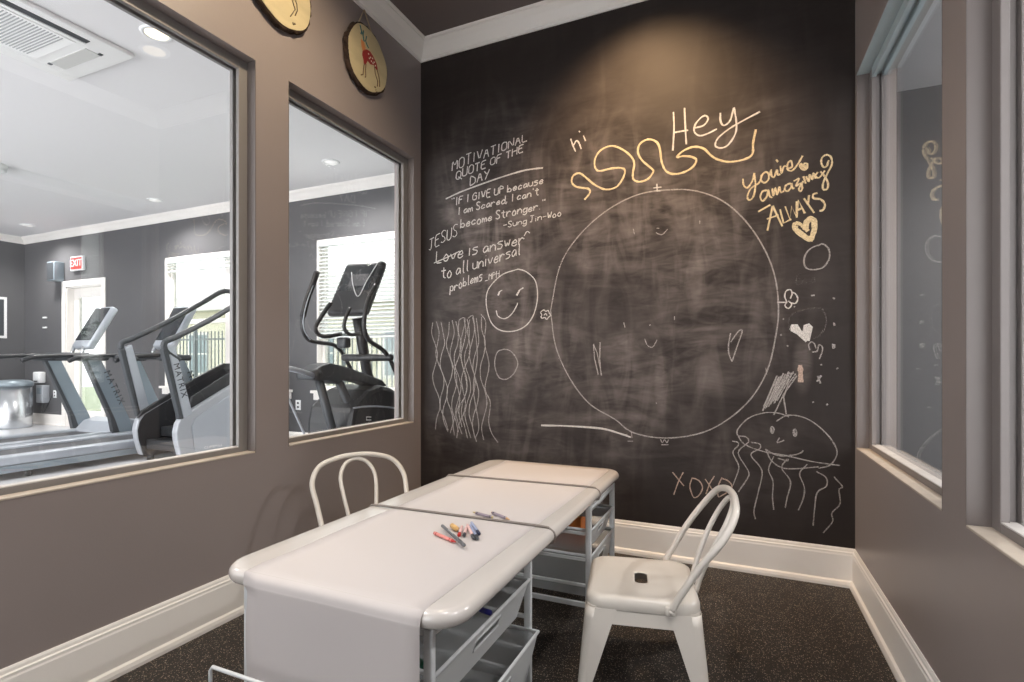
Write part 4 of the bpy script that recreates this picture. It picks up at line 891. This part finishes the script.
def cart(x0, x1, y0, y1, z0, label, drawers):
    cx, cy = (x0 + x1) / 2, (y0 + y1) / 2
    t = thing('drawer_cart', label, 'drawer cart', (cx, cy, 0), 0, 'white mesh drawer carts under the table')
    hx, hy = (x1 - x0) / 2, (y1 - y0) / 2; top = TZ - .051
    for sx in (-1, 1):
        for sy in (-1, 1):
            mb = MB(); a, b = sorted((sx * hx, sx * (hx - .024))); c, dd = sorted((sy * hy, sy * (hy - .016)))
            mb.rbox(a, b, c, dd, .0, top, .004, seg=2); obj('post', mb, cart_m, t)
    mb = MB()
    for sy in (-1, 1):
        a, b = sorted((sy * hy, sy * (hy - .014))); mb.box(-hx + .0245, hx - .0245, a, b, top - .016, top)
    for sx in (-1, 1):
        a, b = sorted((sx * hx, sx * (hx - .014))); mb.box(a, b, -hy + .0165, hy - .0165, top - .016, top)
    obj('top_frame', mb, cart_m, t, bevel=.002)
    for z in (.34, .235, .13):
        for sy in (-1, 1):
            mb = MB(); a, b = sorted((sy * hy, sy * (hy - .012))); mb.box(-hx + .0245, hx - .0245, a, b, z - .012, z); obj('drawer_runner', mb, cart_m, t, bevel=.002)
    for sy in (-1, 1):
        mb = MB(); a, b = sorted((sy * hy, sy * (hy - .012))); mb.box(-hx + .0245, hx - .0245, a, b, .035, .055)
        obj('bottom_rail', mb, cart_m, t, bevel=.002)
    for (zr, dep, out) in drawers:
        ox_ = out; X0, X1, Y0, Y1 = -hx + .01 + ox_, hx - .004 + ox_, -hy + .02, hy - .02
        bx0, bx1, by0, by1 = X0 + .03, X1 - .03, Y0 + .03, Y1 - .03; zb = zr - dep
        top4 = [Vector(p) for p in ((X0, Y0, zr), (X1, Y0, zr), (X1, Y1, zr), (X0, Y1, zr))]
        bot4 = [Vector(p) for p in ((bx0, by0, zb), (bx1, by0, zb), (bx1, by1, zb), (bx0, by1, zb))]
        mb = MB(); mb.add(bot4, [(0, 1, 2, 3)]); mb.add(top4 + bot4, [(0, 1, 5, 4), (2, 3, 7, 6), (3, 0, 4, 7)])
        dr = obj('drawer', mb, mesh_m, t)
        mb = MB(); mb.tube([p for p in top4], .006, 8, closed=True); obj('drawer_rim', mb, cart_m, dr)
        # front with a slotted grip
        def fp(a, b, dd=0): # a 0..1 across, b 0..1 down
            T = top4[1].lerp(top4[2], a); B = bot4[1].lerp(bot4[2], a); return T.lerp(B, b) + Vector((dd, 0, 0))
        mb = MB(); s0, s1, v0, v1 = .36, .64, .22, .48
        xs = [0, s0, s1, 1]; vs_ = [0.04, v0, v1, 1]
        for i in range(3):
            for j in range(3):
                if i == 1 and j == 1: continue
                mb.add([fp(xs[i], vs_[j]), fp(xs[i + 1], vs_[j]), fp(xs[i + 1], vs_[j + 1]), fp(xs[i], vs_[j + 1])], [(0, 1, 2, 3)])
        obj('drawer_front', mb, mesh_d, dr)
        mb = MB(); mb.tube([fp(s0, v0), fp(s1, v0), fp(s1, v1), fp(s0, v1)], .0035, 6, closed=True); obj('grip_slot', mb, cart_m, dr)
    return t
cart(-1.18, -.612, .972, 1.56, 0, 'white mesh drawer cart under the near end of the table', [(.352, .11, .0), (.196, .15, .03)])
cart(-1.13, -.565, 2.085, 2.515, 0, 'white mesh drawer cart under the far end near the chalkboard', [(.435, .045, .0), (.345, .10, .0), (.24, .18, 0)])

# crayons, markers
def zpt(u, v, z):
    s = (u - 512) / FPX; tt = -(v - VH) / FPX; k = (z - CAMZ) / tt
    return Vector((k * (CF[0] + s * CR[0]), k * (CF[1] + s * CR[1]), z))
def stick(name, label, cat, p0, p1, r, body, cap, grp, kind='crayon', capm2=None, lift=0):
    z = TZ + .004 + r + lift
    r *= .88; A, B = zpt(*p0, z), zpt(*p1, z); d_ = (B - A); L = d_.length; d_.normalize()
    t = thing(name, label, cat, A, 0, grp)
    def P(f): return d_ * (L * f)
    if kind == 'crayon':
        mb = MB(); mb.tube([P(.02), P(.84)], r, 12); obj('wrapper', mb, body, t)
        mb = MB(); mb.tube([P(.84), P(.87), P(.875), P(1.0)], [r * .95, r * .9, r * .7, r * .35], 12); mb.tube([P(0), P(.02)], r * .95, 12); obj('wax_tip', mb, cap, t)
        for q_ in (.10, .74): mb = MB(); mb.tube([P(q_), P(q_ + .03)], r * 1.03, 12); obj('wrapper_band', mb, capm2 or black_m, t)
    else:
        mb = MB(); mb.tube([P(0), P(.02), P(.78)], [r * .7, r * .95, r * .95], 12); obj('barrel', mb, body, t)
        mb = MB(); mb.tube([P(.78), P(.98), P(1)], [r * 1.1, r * 1.05, r * .8], 12); obj('cap', mb, cap, t)
        if kind == 'pen':
            mb = MB(); M = Matrix.Translation(P(.3)); mb.tube([P(.30) + Vector((0, 0, r * .9)), P(.52) + Vector((0, 0, r * .9))], r * .3, 6); obj('clip', mb, silver_m, t)
cm = lambda n, c: mat(n, srgb(*c), .45)
redw = cm('red_wrapper', (232, 150, 142)); redt = cm('red_wax', (196, 48, 44)); greym = cm('grey_marker', (98, 100, 104)); tan = cm('tan_wax', (224, 182, 118)); bluew = cm('blue_striped_wrapper', (150, 160, 190)); navy = cm('navy_cap', (50, 56, 84)); pinkw = cm('pink_wrapper', (226, 190, 188)); darkc = cm('dark_cap', (64, 66, 72)); mauve = cm('mauve_wrapper', (150, 138, 150)); ydot = cm('yellow_tip', (214, 196, 140)); orng = cm('orange_tip', (216, 170, 120))
CG = 'crayons and markers on the table'
stick('crayon', 'red crayon, nearest the front of the crayon pile', 'crayon', (434.5, 533), (455.5, 542), .0055, redw, redt, CG, capm2=redt)
stick('marker', 'long grey marker lying across the red crayon\'s end', 'marker', (442, 525.5), (464.5, 545.5), .0058, greym, greym, CG, 'pen', lift=.006)
stick('crayon', 'short tan crayon stub at the back of the pile', 'crayon', (452, 525.5), (457.5, 529.5), .009, tan, tan, CG, capm2=tan)
stick('marker', 'short marker with a bright red cap in the pile', 'marker', (462, 526.5), (458.8, 535.5), .0055, pinkw, redt, CG, 'marker')
stick('marker', 'short pale marker with a dark cap beside the red capped one', 'marker', (466.3, 527.5), (464, 535.8), .0055, pinkw, darkc, CG, 'marker')
stick('marker', 'pale marker with a black cap, second from the right of the pile', 'marker', (467.5, 525), (474, 538.5), .0055, pinkw, darkc, CG, 'marker')
stick('marker', 'blue striped marker lying in the middle of the right hand group', 'marker', (470.3, 525.3), (477.8, 539.0), .0052, bluew, darkc, CG, 'marker')
stick('marker', 'blue striped marker, rightmost of the pile', 'marker', (471.5, 522.5), (479.3, 534.0), .0055, bluew, navy, CG, 'marker')
stick('crayon', 'mauve crayon with a yellow tip beyond the cord, left of the two', 'crayon', (492.5, 517.3), (473, 512), .0052, mauve, ydot, CG)
stick('crayon', 'mauve crayon with an orange tip beyond the cord, right of the two', 'crayon', (492, 512.5), (509.5, 519.5), .0052, mauve, orng, CG)
# markers in the near cart's upper drawer
def drawer_marker(p0, p1, col, label, cat='marker'):
    m = cm('ink_' + label.split()[0], col); t = thing('marker', label, cat, p0, 0, 'markers in the near drawer'); A = Vector((0, 0, 0)); B = Vector(p1) - Vector(p0)
    mb = MB(); mb.tube([A, B * .6], .007, 12); obj('barrel', mb, m, t); mb = MB(); mb.tube([B * .6, B * .97, B], [.0085, .008, .005], 12); obj('cap', mb, m, t)
def ztop(u, v, z): p = zpt(u, v, z); return (p.x, p.y, p.z)
drawer_marker((-.80, 1.485, .262), (-.711, 1.466, .262), (36, 36, 130), 'blue capped marker in the upper drawer of the near cart')
drawer_marker((-.80, 1.178, .262), (-.742, 1.14, .262), (24, 92, 70), 'green marker in the near corner of the upper drawer')
# supplies in the far cart
t = thing('supply_box', 'orange box of art supplies in the far cart', 'box', (-.69, 2.215, .248))
mb = MB(); mb.rbox(-.06, .06, -.05, .05, 0, .125, .004); obj('box_body', mb, cm('orange_card', (206, 118, 52)), t)
mb = MB(); mb.box(-.05, .05, -.04, .04, .1251, .127); obj('box_label', mb, cm('yellow_card', (222, 186, 90)), t)
sup = [((-.90, 2.36, .25), (.07, .06, .09), (120, 90, 80), 'brown packet at the back of the far cart\'s middle drawer'), ((-.83, 2.20, .25), (.06, .05, .08), (190, 196, 204), 'pale packet in the far cart\'s middle drawer'), ((-.97, 2.22, .25), (.06, .06, .07), (170, 150, 150), 'dull pink packet in the far cart\'s middle drawer'), ((-.72, 2.38, .25), (.06, .05, .08), (120, 124, 150), 'blue grey packet in the far cart\'s middle drawer')]
for loc, (a, b, c), col, lab in sup:
    mb = MB(); mb.rbox(-a, a, -b, b, 0, c, .012); tag(obj('supply_packet', mb, cm('packet', col), loc=loc), lab, 'packet', 'art supplies in the far cart')

# white wire rack at the near end
t = thing('wire_rack', 'low white wire rack standing in front of the hanging paper', 'wire rack', (-.888, .885, 0))
mb = MB(); zt = .305; z_ = [(-.283, -.01, .0), (-.285, -.01, zt - .01), (-.278, -.01, zt), (.2, -.01, zt), (.21, -.01, zt - .01), (.21, -.01, 0)]
mb.tube(z_, .0045, 8); obj('front_wire', mb, cart_m, t)
mb = MB(); mb.tube([(-.285, -.01, .005), (.21, -.01, .005)], .0045, 8); mb.tube([(-.285, -.01, .15), (.21, -.01, .15)], .003, 8); obj('cross_wire', mb, cart_m, t)
mb = MB(); mb.tube([(-.285, -.01, .005), (-.285, -.1, .005)], .0045, 8); mb.tube([(.21, -.01, .005), (.21, -.1, .005)], .0045, 8); mb.tube([(-.285, -.1, .005), (.21, -.1, .005)], .0045, 8); obj('foot_wire', mb, cart_m, t)

# ------------------------------------------------------------------ chairs (local: +x is where the sitter looks)
SZ = .30
def make_chair(label, loc, rz):
    t = thing('metal_chair', label, 'chair', loc, rz, 'cream metal cafe chairs at the table')
    hx, hy = .172, .180
    def L(sx, sy, z, r, n=9): return [Vector((a, b, z)) for a, b in rrect(-sx, sx, -sy, sy, r, n)]
    hole = [Vector((a, b, 0)) for a, b in rrect(-.022, .022, -.046, .046, .016, 9)]
    mb = MB()
    mb.loft([[p + Vector((0, 0, SZ - .006)) for p in hole], [p * .98 + Vector((0, 0, SZ - .002)) for p in hole], [p * 1.12 + Vector((0, 0, SZ - .001)) for p in hole], L(hx * .55, hy * .55, SZ - .002, .04), L(hx * .82, hy * .82, SZ, .045), L(hx * .9, hy * .9, SZ + .003, .05),
             L(hx - .008, hy - .008, SZ + .001, .055), L(hx - .001, hy - .001, SZ - .005, .055), L(hx + .002, hy + .002, SZ - .013, .055), L(hx + .003, hy + .003, SZ - .034, .056), L(hx, hy, SZ - .038, .054)], True)
    obj('seat', mb, chair_m, t, solid=.002)
    mb = MB(); mb.loft([L(hx - .001, hy - .001, SZ - .03, .035), L(hx + .0035, hy + .0035, SZ - .080, .034)], True, smooth=False)
    obj('apron', mb, chair_m, t, solid=.002)
    for sx in (-1, 1):
        for sy in (-1, 1):
            loops = []
            for k in range(9):
                f = k / 8; z = (SZ - .034) * (1 - f); ex = .024 * f
                w = .064 * (1 - f) + .034; r = .030 - .014 * f
                X, Y_ = hx + .003 + ex, hy + .003 + ex
                pts = [(X - w, Y_), (X - r - .001, Y_)] + [(X - r + r * math.sin(a), Y_ - r + r * math.cos(a)) for a in [PI / 2 * j / 6 for j in range(7)]] + [(X, Y_ - w)]
                loops.append([Vector((sx * a, sy * b, z)) for a, b in pts])
            mb = MB(); mb.loft(loops, False); n_ = len(loops[0]) - 1; mb.sm = [(i % n_) not in (0, n_ - 1) for i in range(len(mb.f))]; lg = obj('leg', mb, chair_m, t, solid=.0025)
            # pressed rib down the corner of the leg
            mb = MB(); mb.tube(smooth([(sx * (hx - .026), sy * (hy + .001), SZ - .105), (sx * (hx - .018), sy * (hy + .008), SZ - .125), (sx * (hx - .010), sy * (hy + .014), .12), (sx * (hx + .002), sy * (hy + .024), .02)], 4), .0035, 8); obj('leg_rib', mb, chair_m, lg)
            mb = MB(); mb.rbox(*sorted((sx * (hx + .006), sx * (hx + .036))), *sorted((sy * (hy + .006), sy * (hy + .036))), 0, .012, .004, seg=2); obj('foot_pad', mb, black_m, lg)
    def hoop(pts, r): 
        p = [(x, -y, z) for x, y, z in pts] + [(x, y, z) for x, y, z in pts[::-1][1:]]
        m_ = MB(); m_.tube(smooth(p, 6), r, 12); return m_
    mb = hoop([(-.086, .187, SZ - .018), (-.112, .189, SZ + .03), (-.172, .200, SZ + .13), (-.230, .206, SZ + .210), (-.270, .165, SZ + .272), (-.286, .08, SZ + .299), (-.290, 0, SZ + .305)], .0112)
    bh = obj('backrest_hoop', mb, chair_m, t)
    mb = hoop([(-.172, .050, SZ - .012), (-.188, .060, SZ + .05), (-.222, .074, SZ + .14), (-.258, .078, SZ + .215), (-.284, .050, SZ + .268), (-.292, 0, SZ + .286)], .0088)
    obj('inner_hoop', mb, chair_m, t)
    for s_ in (-1, 1):
        M = Matrix.Translation((-.083, s_ * .187, SZ - .02))
        mb = MB(); mb.rbox(-.016, .016, -.007, .007, -.016, .012, .005, M); mb.tube([(-.083, s_ * .190, SZ - .022), (-.083, s_ * .199, SZ - .022)], .006, 8); obj('bolt_lug', mb, chair_m, bh)
    return t
ch = make_chair('cream metal chair with a slotted seat in front of the chalkboard', (-.322, 1.83, 0), PI + .20)
dup(ch, (-1.394, 1.787, 0), 'cream metal chair between the table and the left wall', -.58)

# ------------------------------------------------------------------ lights
def area(name, loc, size, power, col, rot=(0, 0, 0), shape='DISK', size_y=None, spread=None):
    l = bpy.data.lights.new(name, 'AREA'); l.shape = shape; l.size = size; l.energy = power; l.color = col
    if size_y: l.size_y = size_y
    if spread: l.spread = spread
    o = bpy.data.objects.new(name, l); o.location = loc; o.rotation_euler = rot; COL.objects.link(o); return o
def spot(name, loc, power, col, ang, blend=.6, r=.04, rot=(0, 0, 0)):
    l = bpy.data.lights.new(name, 'SPOT'); l.energy = power; l.color = col; l.spot_size = ang; l.spot_blend = blend; l.shadow_soft_size = r
    o = bpy.data.objects.new(name, l); o.location = loc; o.rotation_euler = rot; COL.objects.link(o); return o
WARM = (1, .66, .36); WALLW = (1, .80, .55); NEU = (1, .96, .93)
for i, (x, y, p, c, gl, ang, rot) in enumerate(((-.47, 2.22, 140, WARM, 'recessed light near the chalkboard, above the frame', 94, (math.radians(31), 0, 0)), (-.98, 1.62, 80, WALLW, 'recessed light near the left wall, above the frame', 115, (0, math.radians(36), 0)), (.05, .75, 62, NEU, 'added fill light above the camera', 125, (0, math.radians(22), 0)), (-1.5, .1, 92, NEU, 'added fill light behind the camera', 125, (0, math.radians(-32), 0)))):  # last two are unseen fill lights, added to brighten the side walls
    downlight(x, y, gl, lamp_warm, 'recessed lights in the dark ceiling')
    spot('downlight', (x, y, CEIL - .02), p, c, math.radians(ang), .9, .05, rot)
spot('gym_downlight', (-3.31, 2.11, CEIL - .02), 60, (1, .9, .75), math.radians(130), .8, .06)
for x, y in ((-3.84, 4.19), (-6.78, 4.30), (-9.78, 4.34), (-5.2, 1.2), (-8, 1.2)):
    spot('gym_downlight', (x, y, CEIL - .02), 150, (1, .97, .94), math.radians(150), .8, .06)
spot('hall_downlight', (1.7, 1.0, CEIL - .02), 110, (1, .97, .94), math.radians(150), .8, .10)
spot('hall_downlight', (2.4, 3.45, CEIL - .02), 230, (1, .97, .93), math.radians(160), .6, .07)
W = bpy.data.worlds.new('World'); S.world = W; W.use_nodes = True
bg = W.node_tree.nodes['Background']; bg.inputs[0].default_value = (.97, .985, 1, 1); bg.inputs[1].default_value = 4.8
# ------------------------------------------------------------------ camera
cam = bpy.data.cameras.new('Camera'); co = bpy.data.objects.new('Camera', cam); COL.objects.link(co)
co.location = (0, 0, CAMZ); co.rotation_euler = (PI / 2, 0, YAW)
cam.sensor_width = 36; cam.lens = FPX / 1024 * 36; cam.shift_y = 19 / 1024; cam.clip_start = .03
S.camera = co
S.view_settings.view_transform = 'Standard'; S.view_settings.look = 'None'; S.view_settings.gamma = 1; S.view_settings.use_curve_mapping = False
S.view_settings.exposure = .3
